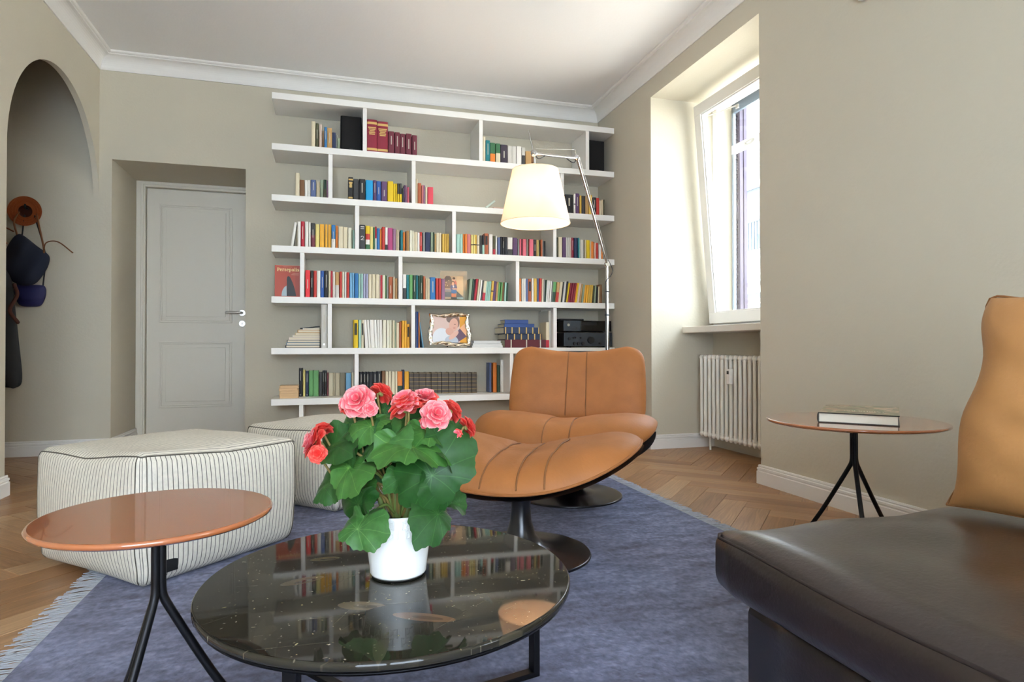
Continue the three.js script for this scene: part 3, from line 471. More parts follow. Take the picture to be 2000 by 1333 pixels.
{ // red graphic novel shown face-on
  const t = thing('book', 'red-orange book standing face-on with cream title lettering, fourth shelf by the door', 'book', [-0.292, 1.115, -4.80]);
  t.rotation.x = R(-3);
  part('cover', rspan(-0.086, 0.086, 0, 0.232, -0.02, 0, 0.002), std('#b0442a', 0.5), t);
  part('page_block', span(-0.08, 0.084, 0.003, 0.234, -0.017, -0.004), pageMat, t);
  const print = canvasTex(384, 512, (c, w, h) => {
    c.fillStyle = '#b5452a'; c.fillRect(0, 0, w, h); c.fillStyle = '#a63d27'; c.fillRect(w * 0.82, 0, w * 0.18, h);
    c.fillStyle = '#f5dc94'; c.font = 'bold 74px serif'; c.textAlign = 'center'; c.fillText('Persepolis', w * 0.53, 92, w * 0.9);
    c.fillStyle = '#d98a6a'; c.fillRect(w * 0.34, 22, w * 0.34, 5); c.fillStyle = '#e6b496'; c.fillRect(w * 0.7, 128, w * 0.26, 4); c.fillRect(w * 0.66, 146, w * 0.3, 4);
    // plain shapes: a dark arch and a pale blue block in place of the drawing
    c.fillStyle = '#1d1c1e'; c.beginPath(); c.moveTo(w * 0.48, h * 0.97); c.lineTo(w * 0.48, h * 0.42); c.quadraticCurveTo(w * 0.5, h * 0.3, w * 0.6, h * 0.36); c.quadraticCurveTo(w * 0.78, h * 0.6, w * 0.86, h * 0.97); c.fill();
    c.fillStyle = '#a9bcc0'; c.beginPath(); c.moveTo(w * 0.27, h * 0.97); c.quadraticCurveTo(w * 0.28, h * 0.72, w * 0.47, h * 0.64); c.lineTo(w * 0.48, h * 0.97); c.fill();
  });
  part('cover_print', new THREE.PlaneGeometry(0.17, 0.23).translate(0, 0.116, 0.0006), std('#ffffff', 0.45, { map: print }), t);
}
for (const [x0, x1, l] of [[0.078, 0.229, 'black box speaker beside the red volumes on the top shelf'], [2.06, 2.205, 'black box speaker in the corner end of the top shelf above the lamp arm']]) {
  const t = thing('speaker', l, 'speaker', [(x0 + x1) / 2, 2.211, -4.785], 0, 'black speakers on the top shelf'), w = x1 - x0;
  part('cabinet', rspan(-w / 2, w / 2, 0, 0.262, -0.23, -0.012, 0.004), M.plastic, t); part('grille', rspan(-w / 2 + 0.003, w / 2 - 0.003, 0.003, 0.259, -0.013, 0, 0.006), M.cloth, t);
  part('badge', rspan(-0.012, 0.012, 0.014, 0.019, 0, 0.001), dark, t);
}
{ // hi-fi at the corner end of the fifth shelf
  const face = std('#434a52', 0.3, { metalness: 0.5 }), E = 0.747;
  const amp = thing('amplifier', 'black stereo amplifier with a large volume knob on the fifth shelf', 'amplifier', [2.055, E, -4.785]);
  part('case', rspan(-0.21, 0.21, 0.012, 0.122, -0.28, -0.014, 0.003), M.plastic, amp); part('front_panel', rspan(-0.215, 0.215, 0.012, 0.124, -0.014, 0, 0.003), face, amp);
  const knob = (x, y, r, n) => part(n, new THREE.CylinderGeometry(r * 0.92, r, 0.018, 24).rotateX(Math.PI / 2).translate(x, y, 0.009), M.plastic, amp);
  knob(0.02, 0.062, 0.03, 'volume_knob'); for (const x of [-0.125, -0.09, -0.052]) knob(x, 0.034, 0.0125, 'knob'); for (const x of [-0.135, -0.115, -0.07]) knob(x, 0.08, 0.006, 'button'); knob(-0.172, 0.072, 0.011, 'power_button'); knob(0.1, 0.034, 0.009, 'headphone_socket');
  for (const s of [-0.16, 0.16]) part('foot', new THREE.CylinderGeometry(0.018, 0.02, 0.012, 16).translate(s, 0.006, -0.03), M.plastic, amp);
  const cd = thing('disc_player', 'black disc player with a dark display stacked on the amplifier', 'CD player', [2.05, E + 0.128, -4.785]);
  part('case', rspan(-0.21, 0.21, 0.008, 0.092, -0.28, -0.014, 0.003), M.plastic, cd); part('front_panel', rspan(-0.213, -0.065, 0.008, 0.094, -0.014, 0, 0.003), face, cd); part('display_panel', rspan(-0.064, 0.213, 0.008, 0.094, -0.014, -0.001, 0.003), std('#0c0c0f', 0.12), cd);
  part('disc_drawer', rspan(-0.055, 0.08, 0.058, 0.082, -0.002, 0.002, 0.001), M.plastic, cd); part('power_button', new THREE.CylinderGeometry(0.011, 0.012, 0.008, 20).rotateX(Math.PI / 2).translate(-0.172, 0.058, 0.003), M.steel, cd); part('button', new THREE.CylinderGeometry(0.005, 0.005, 0.006, 12).rotateX(Math.PI / 2).translate(-0.1, 0.032, 0.002), M.plastic, cd);
  for (const s of [-0.16, 0.16]) part('foot', new THREE.CylinderGeometry(0.016, 0.018, 0.008, 16).translate(s, 0.004, -0.03), M.plastic, cd);
  const rc = thing('router', 'flat black box lying on top of the disc player', 'router', [1.918, E + 0.221, -4.80]); part('case', rspan(-0.105, 0.105, 0.0, 0.016, -0.13, 0, 0.006), M.plastic, rc);
}
{ // clear acrylic frame with a snapshot of two people
  const t = thing('photo_frame', 'clear acrylic frame with a snapshot of two people, fourth shelf', 'photo frame', [0.928, 1.115, -4.772]); t.rotation.x = R(-4);
  const pr = canvasTex(256, 300, (c, w, h) => {
    c.fillStyle = '#c8ad88'; c.fillRect(0, 0, w, h); c.fillStyle = '#d7b98c'; c.fillRect(w * 0.66, 0, w * 0.34, h * 0.8); c.fillStyle = '#3a3a34'; c.beginPath(); c.ellipse(w * 0.2, h * 0.22, w * 0.2, h * 0.24, 0, 0, 7); c.fill(); c.fillStyle = '#5c4f44'; c.fillRect(0, h * 0.2, w * 0.33, h * 0.34);
    c.fillStyle = '#e8d6a8'; for (const [x, y] of [[0.1, 0.28], [0.17, 0.42], [0.24, 0.2], [0.06, 0.4]]) { c.beginPath(); c.arc(w * x, h * y, 6, 0, 7); c.fill(); }
    c.fillStyle = '#6b6f72'; c.fillRect(0, h * 0.7, w * 0.42, h * 0.22); c.fillStyle = '#a79d9a'; c.fillRect(0, h * 0.58, w * 0.4, h * 0.1); c.fillStyle = '#555351'; c.beginPath(); c.moveTo(w * 0.6, h); c.lineTo(w, h * 0.92); c.lineTo(w * 0.66, h * 0.66); c.fill();
    const el = (col, x, y, a, b) => { c.fillStyle = col; c.beginPath(); c.ellipse(w * x, h * y, w * a, h * b, 0, 0, 7); c.fill(); };
    el('#c65e5a', 0.56, 0.35, 0.1, 0.16); el('#e0ac90', 0.5, 0.17, 0.065, 0.08); el('#2a211e', 0.51, 0.1, 0.075, 0.05); el('#2e4a7c', 0.49, 0.5, 0.18, 0.17); el('#33221c', 0.46, 0.31, 0.09, 0.1); el('#e6b292', 0.46, 0.34, 0.062, 0.085); el('#d9e2ea', 0.48, 0.46, 0.04, 0.05); el('#5e83ae', 0.5, 0.68, 0.15, 0.1); el('#e6b292', 0.55, 0.56, 0.15, 0.03);
    c.fillStyle = '#ef8a5e'; c.fillRect(w * 0.37, h * 0.76, w * 0.11, h * 0.16); c.fillRect(w * 0.5, h * 0.76, w * 0.11, h * 0.16); c.fillStyle = '#3c4444'; c.fillRect(w * 0.34, h * 0.92, w * 0.3, h * 0.08); c.fillStyle = '#9db3ab'; c.fillRect(w * 0.66, h * 0.93, w * 0.34, h * 0.07);
  });
  part('photo_print', planeFace(-0.075, 0.075, 0.012, 0.19, -0.008), std('#ffffff', 0.5, { map: pr }), t);
  part('front_sheet', rspan(-0.108, 0.108, 0, 0.232, -0.006, 0, 0.002), phys('#ffffff', 0.02, { transmission: 1, thickness: 0, ior: 1.49 }), t);
  part('back_sheet', rspan(-0.108, 0.108, 0, 0.232, -0.016, -0.011, 0.002), phys('#f4f8f6', 0.02, { transmission: 1, thickness: 0, ior: 1.49 }), t);
}
function planeFace(x0, x1, y0, y1, z) { return mergeGeometries([new THREE.PlaneGeometry(x1 - x0, y1 - y0).translate((x0 + x1) / 2, (y0 + y1) / 2, z), new THREE.PlaneGeometry(x1 - x0, y1 - y0).rotateY(Math.PI).translate((x0 + x1) / 2, (y0 + y1) / 2, z - 0.0008)]); }
{ // silver frame with twisted, wavy edges
  const t = thing('photo_frame', 'wavy silver frame with a portrait snapshot, fifth shelf', 'photo frame', [0.895, 0.760, -4.778], R(4)); t.rotation.x = R(-7);
  const silver = std('#e2ddd2', 0.18, { metalness: 1 }), W = 0.148, H = 0.114;
  const edge = (u) => { // closed wavy outline, u in 0..4
    const s = Math.floor(u) % 4, f = (u - Math.floor(u)) * 2 - 1, wv = 0.009 * Math.sin(f * Math.PI);
    return [[f * W, H + wv], [W + wv, -f * H], [-f * W, -H + wv * -1 * -1], [-W + wv, f * H]][s];
  };
  const prof = 14, N = 160, pos = [], idx = [], rw = 0.017;
  for (let i = 0; i < N; i++) { const u = i / N * 4, [x, y] = edge(u), q = edge(u + 0.01), p = edge(u + 3.99), L = Math.hypot(x, y), nx = x / L, ny = y / L; for (let j = 0; j < prof; j++) { const a = j / prof * 2 * Math.PI, ro = rw * (1 + 0.16 * Math.cos(3 * (a + i * 0.11 * 2.2))); pos.push(x + nx * ro * Math.cos(a), y + ny * ro * Math.cos(a), 0.006 + 0.62 * ro * Math.sin(a)); } }
  for (let i = 0; i < N; i++) for (let j = 0; j < prof; j++) { const a = i * prof + j, b = i * prof + (j + 1) % prof, c = ((i + 1) % N) * prof + j, d = ((i + 1) % N) * prof + (j + 1) % prof; idx.push(a, b, c, b, d, c); }
  const g = new THREE.BufferGeometry(); g.setAttribute('position', new THREE.Float32BufferAttribute(pos, 3)); g.setIndex(idx); g.computeVertexNormals(); g.translate(0, 0.129, 0);
  part('frame', g, silver, t);
  const pr = canvasTex(320, 240, (c, w, h) => {
    c.fillStyle = '#d8bfb6'; c.fillRect(0, 0, w, h); c.fillStyle = '#e2a23c'; c.fillRect(w * 0.8, 0, w * 0.2, h); c.fillStyle = '#efb58a'; c.beginPath(); c.moveTo(w, h * 0.2); c.lineTo(w * 0.78, h * 0.46); c.lineTo(w, h * 0.75); c.fill(); c.fillStyle = '#6a5468'; c.beginPath(); c.moveTo(w * 0.8, h * 0.45); c.lineTo(w, h * 0.76); c.lineTo(w * 0.72, h); c.lineTo(w * 0.66, h * 0.7); c.fill();
    const el = (col, x, y, a, b, r = 0) => { c.fillStyle = col; c.beginPath(); c.ellipse(w * x, h * y, w * a, h * b, r, 0, 7); c.fill(); };
    el('#d9dfe6', 0.27, 0.85, 0.27, 0.4); el('#b9c4d2', 0.55, 0.95, 0.2, 0.22); el('#7b6a64', 0.58, 0.1, 0.17, 0.16); el('#8a6d62', 0.72, 0.2, 0.08, 0.22); el('#dcae9c', 0.62, 0.32, 0.13, 0.26, 0.2); el('#d8a898', 0.5, 0.58, 0.12, 0.14, 0.5); el('#e2b6a6', 0.62, 0.72, 0.18, 0.09, -0.7); el('#6e5148', 0.66, 0.3, 0.03, 0.012); el('#b96e66', 0.64, 0.44, 0.04, 0.014);
  });
  part('photo_print', planeFace(-W + 0.012, W - 0.012, 0.129 - H + 0.012, 0.129 + H - 0.012, 0.004), std('#ffffff', 0.35, { map: pr }), t);
  part('back_board', rspan(-W + 0.008, W - 0.008, 0.129 - H + 0.008, 0.129 + H - 0.008, -0.006, 0.002), M.plastic, t);
  part('easel_leg', [bar(V(0, 0.13, -0.006), V(0, 0.005, -0.075), 0.006)], M.plastic, t);
}
{ // magazines and the pile of large volumes beside the silver frame
  const E = 0.747, mg = std('#d5d6d2', 0.4);
  [['bottom', 0, 0.017], ['middle', 0.017, 0.033], ['top', 0.034, 0.057]].forEach(([w, a, b], i) => lyingBook('magazine', `${w} white magazine of the pile between the silver frame and the blue volumes`, 'magazine', 1.075 + i * 0.006, 1.325 - i * 0.008, E + a, E + b, -4.785, 0.19, i === 2 ? '#c9ccca' : '#d8d8d4', 'magazines on the fifth shelf', { pages: mg }));
  lyingBook('volume', 'large wine-red bound volume, bottom of the pile on the fifth shelf', 'book', 1.338, 1.685, E, E + 0.064, -4.785, 0.24, '#5f1d28', 'pile of bound volumes', { spine: 'front', bands: [0.15, 0.52, 0.86], bandMat: ink });
  lyingBook('volume', 'navy volume with gilt bands, lying on the wine-red one', 'book', 1.345, 1.648, E + 0.064, E + 0.111, -4.785, 0.24, '#1f2f4c', 'pile of bound volumes', { spine: 'front', bands: [0.05, 0.24, 0.43, 0.62, 0.8, 0.96] });
  lyingBook('volume', 'navy volume with gilt bands, third up in the pile of volumes', 'book', 1.328, 1.632, E + 0.111, E + 0.163, -4.78, 0.25, '#223556', 'pile of bound volumes', { spine: 'front', bands: [0.04, 0.22, 0.42, 0.62, 0.8, 0.97], turn: R(3) });
  lyingBook('volume', 'bright blue volume lying second from top of the volume pile', 'book', 1.345, 1.60, E + 0.163, E + 0.193, -4.83, 0.2, '#31508c', 'pile of bound volumes', { spine: 'front' });
  lyingBook('volume', 'blue volume topmost in the pile on the fifth shelf', 'book', 1.362, 1.56, E + 0.193, E + 0.228, -4.87, 0.16, '#3a5590', 'pile of bound volumes', { spine: 'front', turn: R(-2) });
  const a = thing('book', 'cream and red patterned book upright behind the pile of volumes', 'book', [1.699, E, -4.785]); makeBook(0.028, 0.207, 0.16, 'cream/crimson@.7', [], a);
  const b = thing('folder', 'tall pale grey folder upright against the divider beside the hi-fi', 'folder', [1.7245, E, -4.80]); makeBook(0.021, 0.302, 0.24, 'pearl', [], b);
}
{ // booklets lying about on the second shelf, half hidden by the lamp shade
  const S = 1.845;
  const a = thing('booklet', 'pale green booklet leaning at a slant on the second shelf', 'booklet', [1.19, S + 0.0165, -4.775]); part('cover', rspan(-0.085, 0.005, 0, 0.016, -0.14, 0, 0.002), std('#c3cfc2', 0.6), a); a.rotation.z = R(-140); a.position.x = 1.185;
  lyingBook('booklet', 'thin pink booklet lying flat beside the leaning pale one on the second shelf', 'booklet', 1.235, 1.345, S, S + 0.006, -4.745, 0.15, '#d9a59c', 'booklets on the second shelf');
  lyingBook('booklet', 'white booklet with dark edge lying flat, middle of the second shelf', 'booklet', 1.355, 1.53, S, S + 0.009, -4.742, 0.16, '#3a3a3a', 'booklets on the second shelf', { pages: mgWhite() });
  lyingBook('booklet', 'red and white booklet lying flat beside the lamp shade on the second shelf', 'booklet', 1.62, 1.76, S, S + 0.022, -4.748, 0.16, '#a23a52', 'booklets on the second shelf');
  const b = thing('booklet', 'small dark booklet propped against the red and white one', 'booklet', [1.60, S + 0.0065, -4.78]); part('cover', rspan(-0.045, 0.0, 0, 0.006, -0.12, 0, 0.001), std('#6a5a34', 0.6), b); b.rotation.z = R(-130); b.position.x = 1.585;
}
function mgWhite() { return std('#e8e8e4', 0.5); }

// ---------------------------------------------------------------- floor lamp
{
  const t = thing('floor_lamp', 'chrome adjustable floor lamp with a large white drum shade, lit', 'lamp', [1.99, 0, -4.28]);
  const P0 = V(0, 1.37, 0), EL = V(-0.452, 0.605 + 1.37, 0.52), JT = V(-0.783, 1.943, 0.634), TOP = V(-0.817, 2.085, 0.627), SH = V(-0.775, 1.511, 0.634);
  part('base', lathe([[0, 0], [0.165, 0], [0.165, 0.008], [0.16, 0.012], [0.03, 0.014], [0.02, 0.03], [0, 0.03]]), M.steel, t);
  const pole = part('pole', [bar(V(0, 0.02, 0), V(0, 0.75, 0), 0.0165, 20), bar(V(0, 0.74, 0), V(0, 1.02, 0), 0.0145, 20), bar(V(0, 1.02, 0), V(0, 1.34, 0), 0.0115, 20)], M.chrome, t);
  part('collar', [new THREE.CylinderGeometry(0.0185, 0.0185, 0.01, 20).translate(0, 0.99, 0), new THREE.CylinderGeometry(0.017, 0.017, 0.008, 20).translate(0, 1.165, 0)], M.plastic, pole);
  part('joint', [new THREE.CylinderGeometry(0.018, 0.018, 0.03, 20).rotateX(Math.PI / 2).translate(0, 1.37, 0), bar(V(0, 1.31, 0), V(0, 1.37, 0), 0.009)], M.chrome, t);
  part('lower_arm', [bar(P0, EL, 0.0085, 16)], M.chrome, t);
  part('joint', [new THREE.SphereGeometry(0.02, 18, 12).translate(EL.x, EL.y, EL.z), bar(EL, EL.clone().add(V(-0.015, 0.06, 0)), 0.004)], M.chrome, t);
  part('upper_arm', [bar(EL, JT, 0.0095, 16)], M.chrome, t);
  part('joint', [new THREE.SphereGeometry(0.021, 18, 12).translate(JT.x, JT.y, JT.z), new THREE.CylinderGeometry(0.013, 0.013, 0.04, 16).rotateX(Math.PI / 2).translate(JT.x, JT.y, JT.z)], M.chrome, t);
  part('balance_rod', [bar(JT, TOP, 0.006, 12, 0.004)], M.chrome, t);
  part('tension_cable', [bar(EL.clone().add(V(-0.01, 0.055, 0)), JT.clone().add(V(0.01, 0.03, 0)), 0.0012, 6), bar(P0.clone().add(V(0.02, 0, 0)), EL.clone().add(V(0.02, 0, 0)), 0.0012, 6)], M.steel, t);
  part('shade_stem', [bar(JT, V(SH.x, 1.83, SH.z), 0.006), new THREE.CylinderGeometry(0.016, 0.019, 0.035, 18).translate(SH.x, 1.842, SH.z), bar(V(SH.x, 1.83, SH.z), V(SH.x, 1.76, SH.z), 0.012)], M.chrome, t);
  part('cable', [tube([V(0.005, 1.40, 0.01), V(0.035, 1.33, 0.02), V(0.02, 1.28, 0.022), V(-0.018, 1.245, 0.02), V(-0.02, 1.2, 0.015), V(-0.018, 1.0, 0.013), V(-0.016, 0.4, 0.018), V(-0.03, 0.03, 0.02)], 0.003, 50, 6), tube([EL, EL.clone().add(V(-0.03, -0.035, 0.01)), EL.clone().add(V(-0.1, -0.01, 0.035))], 0.003, 14, 6), tube([JT, JT.clone().add(V(0.03, -0.03, 0)), JT.clone().add(V(0.08, -0.002, -0.02))], 0.003, 14, 6)], M.plastic, t);
  const shadeMat = phys('#f8dfcb', 0.95, { transmission: 0.3, thickness: 0, specularIntensity: 0.2 });
  const wall = (r0, r1, y0, y1) => lathe([[r0, y0], [r1, y1]], 72);
  const shade = part('lamp_shade', wall(0.214, 0.142, 0, 0.328).translate(SH.x, SH.y, SH.z), shadeMat, t);
  part('rim', [new THREE.TorusGeometry(0.214, 0.0022, 8, 72).rotateX(Math.PI / 2).translate(SH.x, SH.y, SH.z), new THREE.TorusGeometry(0.142, 0.0022, 8, 72).rotateX(Math.PI / 2).translate(SH.x, SH.y + 0.328, SH.z)], std('#f3e4c8', 0.8), shade);
  part('spoke', [0, 1, 2].map((k) => bar(V(SH.x, SH.y + 0.31, SH.z), V(SH.x + 0.142 * Math.cos(k * 2.094), SH.y + 0.325, SH.z + 0.142 * Math.sin(k * 2.094)), 0.002, 6)), M.steel, shade);
  const by = SH.y + 0.17;
  part('bulb', lathe([[0, 0.055], [0.013, 0.05], [0.015, 0.03], [0.03, 0.005], [0.034, -0.02], [0.028, -0.042], [0.012, -0.055], [0, -0.058]], 24).translate(SH.x, by, SH.z), std('#fff1d8', 0.5, { emissive: '#ffd9a0', emissiveIntensity: 6 }), t);
  const l = new THREE.PointLight('#ffe0ba', LAMP, 0, 2); l.position.set(SH.x, by - 0.015, SH.z); l.shadow.radius = 3; l.castShadow = true; l.name = 'bulb_light'; t.add(l);
}

// ---------------------------------------------------------------- tan leather armchair and ottoman on trumpet bases
const trumpet = (R0, H) => lathe([[0, 0], [R0, 0], [R0, 0.006], [R0 - 0.004, 0.009], [R0 * 0.8, 0.012], [R0 * 0.5, 0.02], [R0 * 0.32, 0.036], [R0 * 0.21, 0.07], [R0 * 0.155, 0.12], [R0 * 0.14, 0.17], [R0 * 0.15, H - 0.03], [R0 * 0.3, H - 0.006], [R0 * 0.34, H], [0, H]], 64);
const crease = (a, c, w) => Math.exp(-(((a - c) / w) ** 2));
// seam cord lying on a pad along line(s), s in 0..1 giving (a, b)
const cord = (g, line, n = 26, r = 0.0028) => tube(Array.from({ length: n + 1 }, (_, i) => { const [a, b] = line(i / n); return g.userData.at(a, b); }), r, n * 2, 6);
{
  const t = thing('armchair', 'tan leather lounge chair with a dark shell on a black disc base', 'armchair', [1.15, 0.012, -2.93], R(-30));
  part('base', trumpet(0.265, 0.24), M.blackSatin, t);
  const seatMid = (a, b) => V(a, 0.315 + 0.052 * Math.abs(a / 0.4) ** 2.2 - 0.05 * Math.max(0, -b / 0.35) - 0.045 * Math.max(0, b / 0.36) ** 2, b + 0.04);
  const rr4 = (r) => Math.max(0, 1 - r ** 4.5) ** 0.55;
  const seat = pad({ outline: superEllipse(0.435, 0.365, 3.4), mid: seatMid, top: (a, b, r) => rr4(r) * (0.088 + 0.002 * Math.sin(a * 38 + b * 20) * Math.cos(b * 17 - a * 9) + 0.05 * Math.max(0, b / 0.36) - 0.014 * crease(a, 0, 0.1) - 0.008 * (crease(a, -0.062, 0.012) + crease(a, 0.062, 0.012)) - 0.005 * crease(a, -0.2, 0.03) * Math.max(0, b)), under: (a, b, r) => rr4(r) * (0.035 + 0.03 * Math.max(0, b / 0.36)), nr: 30, nt: 160 });
  const st = part('seat_cushion', seat, M.tan, t);
  for (const s of [-1, 1]) part('seam', cord(seat, (u) => { const b = 0.36 - 0.68 * u; return [s * 0.062, b]; }), M.seam, st);
  part('seat_shell', pad({ outline: superEllipse(0.425, 0.36, 3.4), mid: (a, b) => seatMid(a, b).add(V(0, -0.03 - 0.03 * Math.max(0, b / 0.36), 0)), top: (a, b, r) => 0.004, under: (a, b, r) => 0.022 * Math.max(0, 1 - r ** 5) + 0.010, nr: 12, nt: 96 }), M.shell, t);
  const lean = R(17), backMid = (a, b) => V(-a, 0.30 + b * Math.cos(lean), -0.275 - b * Math.sin(lean) + 0.05 * (a / 0.37) ** 2);
  const bo = (u) => { const [x, y] = superEllipse(0.372, 0.225, 6.5)(u), up = Math.max(0, y / 0.225); return [x * (1 - 0.03 * up), 0.242 + y - 0.04 * up * (1 - Math.min(1, Math.abs(x) / 0.28) ** 2), 0, 0.24]; };
  const back = pad({ outline: bo, mid: backMid, top: (a, b, r) => rr4(r) * (0.062 - 0.004 * (crease(a, -0.058, 0.012) + crease(a, 0.058, 0.012)) - 0.005 * crease(a + 0.5 * (b - 0.45), 0.12, 0.014) * Math.max(0, (b - 0.3) * 7)), under: (a, b, r) => rr4(r) * 0.05, nr: 30, nt: 200 });
  const bk = part('backrest_cushion', back, M.tan, t);
  for (const s of [-1, 1]) part('seam', cord(back, (u) => [s * 0.058 * (1 - 0.1 * u), 0.06 + 0.355 * u]), M.seam, bk);
  part('back_shell', pad({ outline: (u) => { const [x, y] = superEllipse(0.36, 0.22, 6)(u); return [x, 0.225 + y, 0, 0.22]; }, mid: (a, b) => backMid(a, b).add(V(0, -0.01, -0.052)), top: () => 0.004, under: () => 0.01, nr: 10, nt: 96 }), M.shell, t);
  part('back_bracket', [rspan(-0.15, 0.15, 0.235, 0.3, -0.36, -0.16, 0.02)], M.shell, t);
}
{
  const t = thing('ottoman', 'tan leather dished ottoman on a black trumpet base before the armchair', 'ottoman', [0.66, 0.012, -2.15], R(-30));
  part('base', trumpet(0.25, 0.278), M.blackSatin, t);
  const mid = (a, b) => V(a, 0.292 + 0.118 * Math.abs(a / 0.42) ** 2.1 - 0.012 * (b / 0.33) ** 2 + 0.01 * b, b), rr4 = (r) => Math.max(0, 1 - r ** 4.2) ** 0.56;
  const ol = superEllipse(0.425, 0.325, 2.7);
  const c = pad({ outline: ol, mid, top: (a, b, r) => rr4(r) * (0.098 + 0.0022 * Math.sin(a * 34 - b * 18) * Math.cos(b * 21 + a * 8) - 0.018 * crease(a, 0.0, 0.1) - 0.008 * (crease(a, -0.06, 0.012) + crease(a, 0.06, 0.012)) - 0.006 * crease(a, -0.17, 0.02) * Math.max(0, b * 3) - 0.006 * crease(a - 0.2 * (b - 0.3), 0.2, 0.02) * Math.max(0, b * 3)), under: (a, b, r) => rr4(r) * 0.012, nr: 34, nt: 180 });
  const cu = part('cushion', c, M.tan, t);
  for (const [x, k] of [[-0.06, 0], [0.06, 0], [0.15, 0.05]]) part('seam', cord(c, (u) => { const b = 0.322 - 0.61 * u * (x > 0.1 ? 0.55 : 1); return [x + k * u, b]; }, 28), M.seam, cu);
  part('piping', tube(Array.from({ length: 101 }, (_, i) => { const [a, b] = ol(i / 100 * Math.PI * 2); return mid(a, b).add(V(0, -0.002, 0)); }), 0.005, 200, 6), M.tan, cu);
  part('shell', pad({ outline: superEllipse(0.428, 0.328, 2.7), mid: (a, b) => mid(a, b).add(V(0, -0.012, 0)), top: () => 0.003, under: (a, b, r) => 0.008 + 0.02 * Math.max(0, 1 - r ** 3), nr: 14, nt: 110 }), M.shell, t);
}

// ---------------------------------------------------------------- pinstriped poufs
{
  const stripe = (() => { const n = 256, N = noiseGrid(256, 16, 4); return texFrom(n, (x, y) => { const f = (x % 32), k = f < 3.2 ? 0.42 : f < 4.5 ? 0.75 : 1, v = 1 + 0.1 * (N[y * n + x] - 0.5); return [220 * k * v, 213 * k * v, 198 * k * v]; }, true, 0.128); })();
  const m = std('#ffffff', 0.92, { map: stripe, bumpMap: stripe, bumpScale: 0.0008 }), thread = std('#5d574c', 0.9);
  const make = (label, x, z, h, s) => {
    const t = thing('pouf', label, 'pouf', [x, 0.012, z], R(135)), H = s / 2;
    const f = (v, u) => { const low = Math.max(0, -u.y) ** 2; v.x *= 1 - 0.05 * low; v.z *= 1 - 0.05 * low; if (u.y > 0) v.y += u.y * (0.003 * Math.sin(v.x * 17 + z * 3) * Math.sin(v.z * 13) + (x < -0.3 ? 0.03 : 0.012) * Math.max(0, -u.x) * Math.max(0, -u.z)); const b = 0.004 * Math.sin(v.y * 40 + v.x * 9) * low; v.x += b; v.z -= b; };
    const g = softBox(s, h, s, 0.035, [0.024, 0.022, 0.024, 0.0], 22, f); g.translate(0, h / 2, 0);
    const body = part('cover', g, m, t);
    const hy = h / 2 - 0.004;
    for (const e of [[[-H, hy, -H], [H, hy, -H]], [[H, hy, -H], [H, hy, H]], [[H, hy, H], [-H, hy, H]], [[-H, hy, H], [-H, hy, -H]]]) part('seam', stitch(g, e, 0.0024, h / 2), thread, body);
    for (const [sx, sz] of [[-1, -1], [1, -1], [1, 1], [-1, 1]]) for (const [dx, dz] of [[0.022, 0], [0, 0.022]]) part('seam', stitch(g, [[sx * (H - dx), hy, sz * (H - dz)], [sx * (H - dx), -hy, sz * (H - dz)]], 0.0016, h / 2), thread, body);
    return t;
  };
  const a = make('pinstriped fabric pouf with a black cloth label, behind the small copper table', -0.545, -2.552, 0.392, 0.615);
  const lab = part('label_patch', rbox(0.072, 0.04, 0.004, 0.002, 0, 0, 0), M.cloth, a, 'black cloth label');
  lab.position.set(-0.3095, 0.058, -0.222); lab.rotation.y = R(90);
  make('pinstriped fabric pouf without a label, beside the bookcase behind the flowers', 0.028, -3.292, 0.365, 0.60);
}

// ---------------------------------------------------------------- rug with fringes
{
  const t = thing('rug', 'blue-grey pile rug with pale fringed ends under the coffee table', 'rug', [0.415, 0, -1.45]);
  const A = noiseGrid(512, 14, 5), B = noiseGrid(512, 128, 2), c0 = tint('#66677c').convertLinearToSRGB(), c1 = tint('#9096b4').convertLinearToSRGB();
  const map = texFrom(512, (x, y) => { const s = A[((y * 3) % 512) * 512 + x] * 1.5 - 0.25, k = 0.92 + 0.34 * (B[y * 512 + x] - 0.5), q = Math.max(0, Math.min(1, s)); return ['r', 'g', 'b'].map((ch) => 255 * Math.min(1, (c0[ch] * (1 - q) + c1[ch] * q) * k)); }, true, [1.6, 1.6]);
  const bump = texFrom(512, (x, y) => grey(255 * (0.7 * B[y * 512 + x] + 0.3 * A[y * 512 + x])), false, [0.8, 0.8]);
  part('pile', rspan(-1.11, 1.11, 0.001, 0.012, -1.9, 1.85, 0.004), std('#ffffff', 0.95, { map, bumpMap: bump, bumpScale: 0.003 }), t);
  const strands = [], cs = [];
  for (const s of [-1, 1]) for (let i = 0; i < 900; i++) {
    const z = -1.9 + 3.75 * (i + rnd()) / 900, L = rr(0.055, 0.085), k = rr(-0.025, 0.025), y = rr(0.003, 0.008);
    const g = new THREE.TubeGeometry(new THREE.CatmullRomCurve3([V(s * 1.105, 0.007, z), V(s * (1.11 + L * 0.4), y, z + k * 0.3), V(s * (1.11 + L), 0.003, z + k)]), 3, rr(0.0012, 0.002), 3, false);
    strands.push(plain(g));
  }
  const f = part('fringe', mergeGeometries(strands), std('#aeb0b8', 0.9), t); f.userData.kind = 'stuff';
}

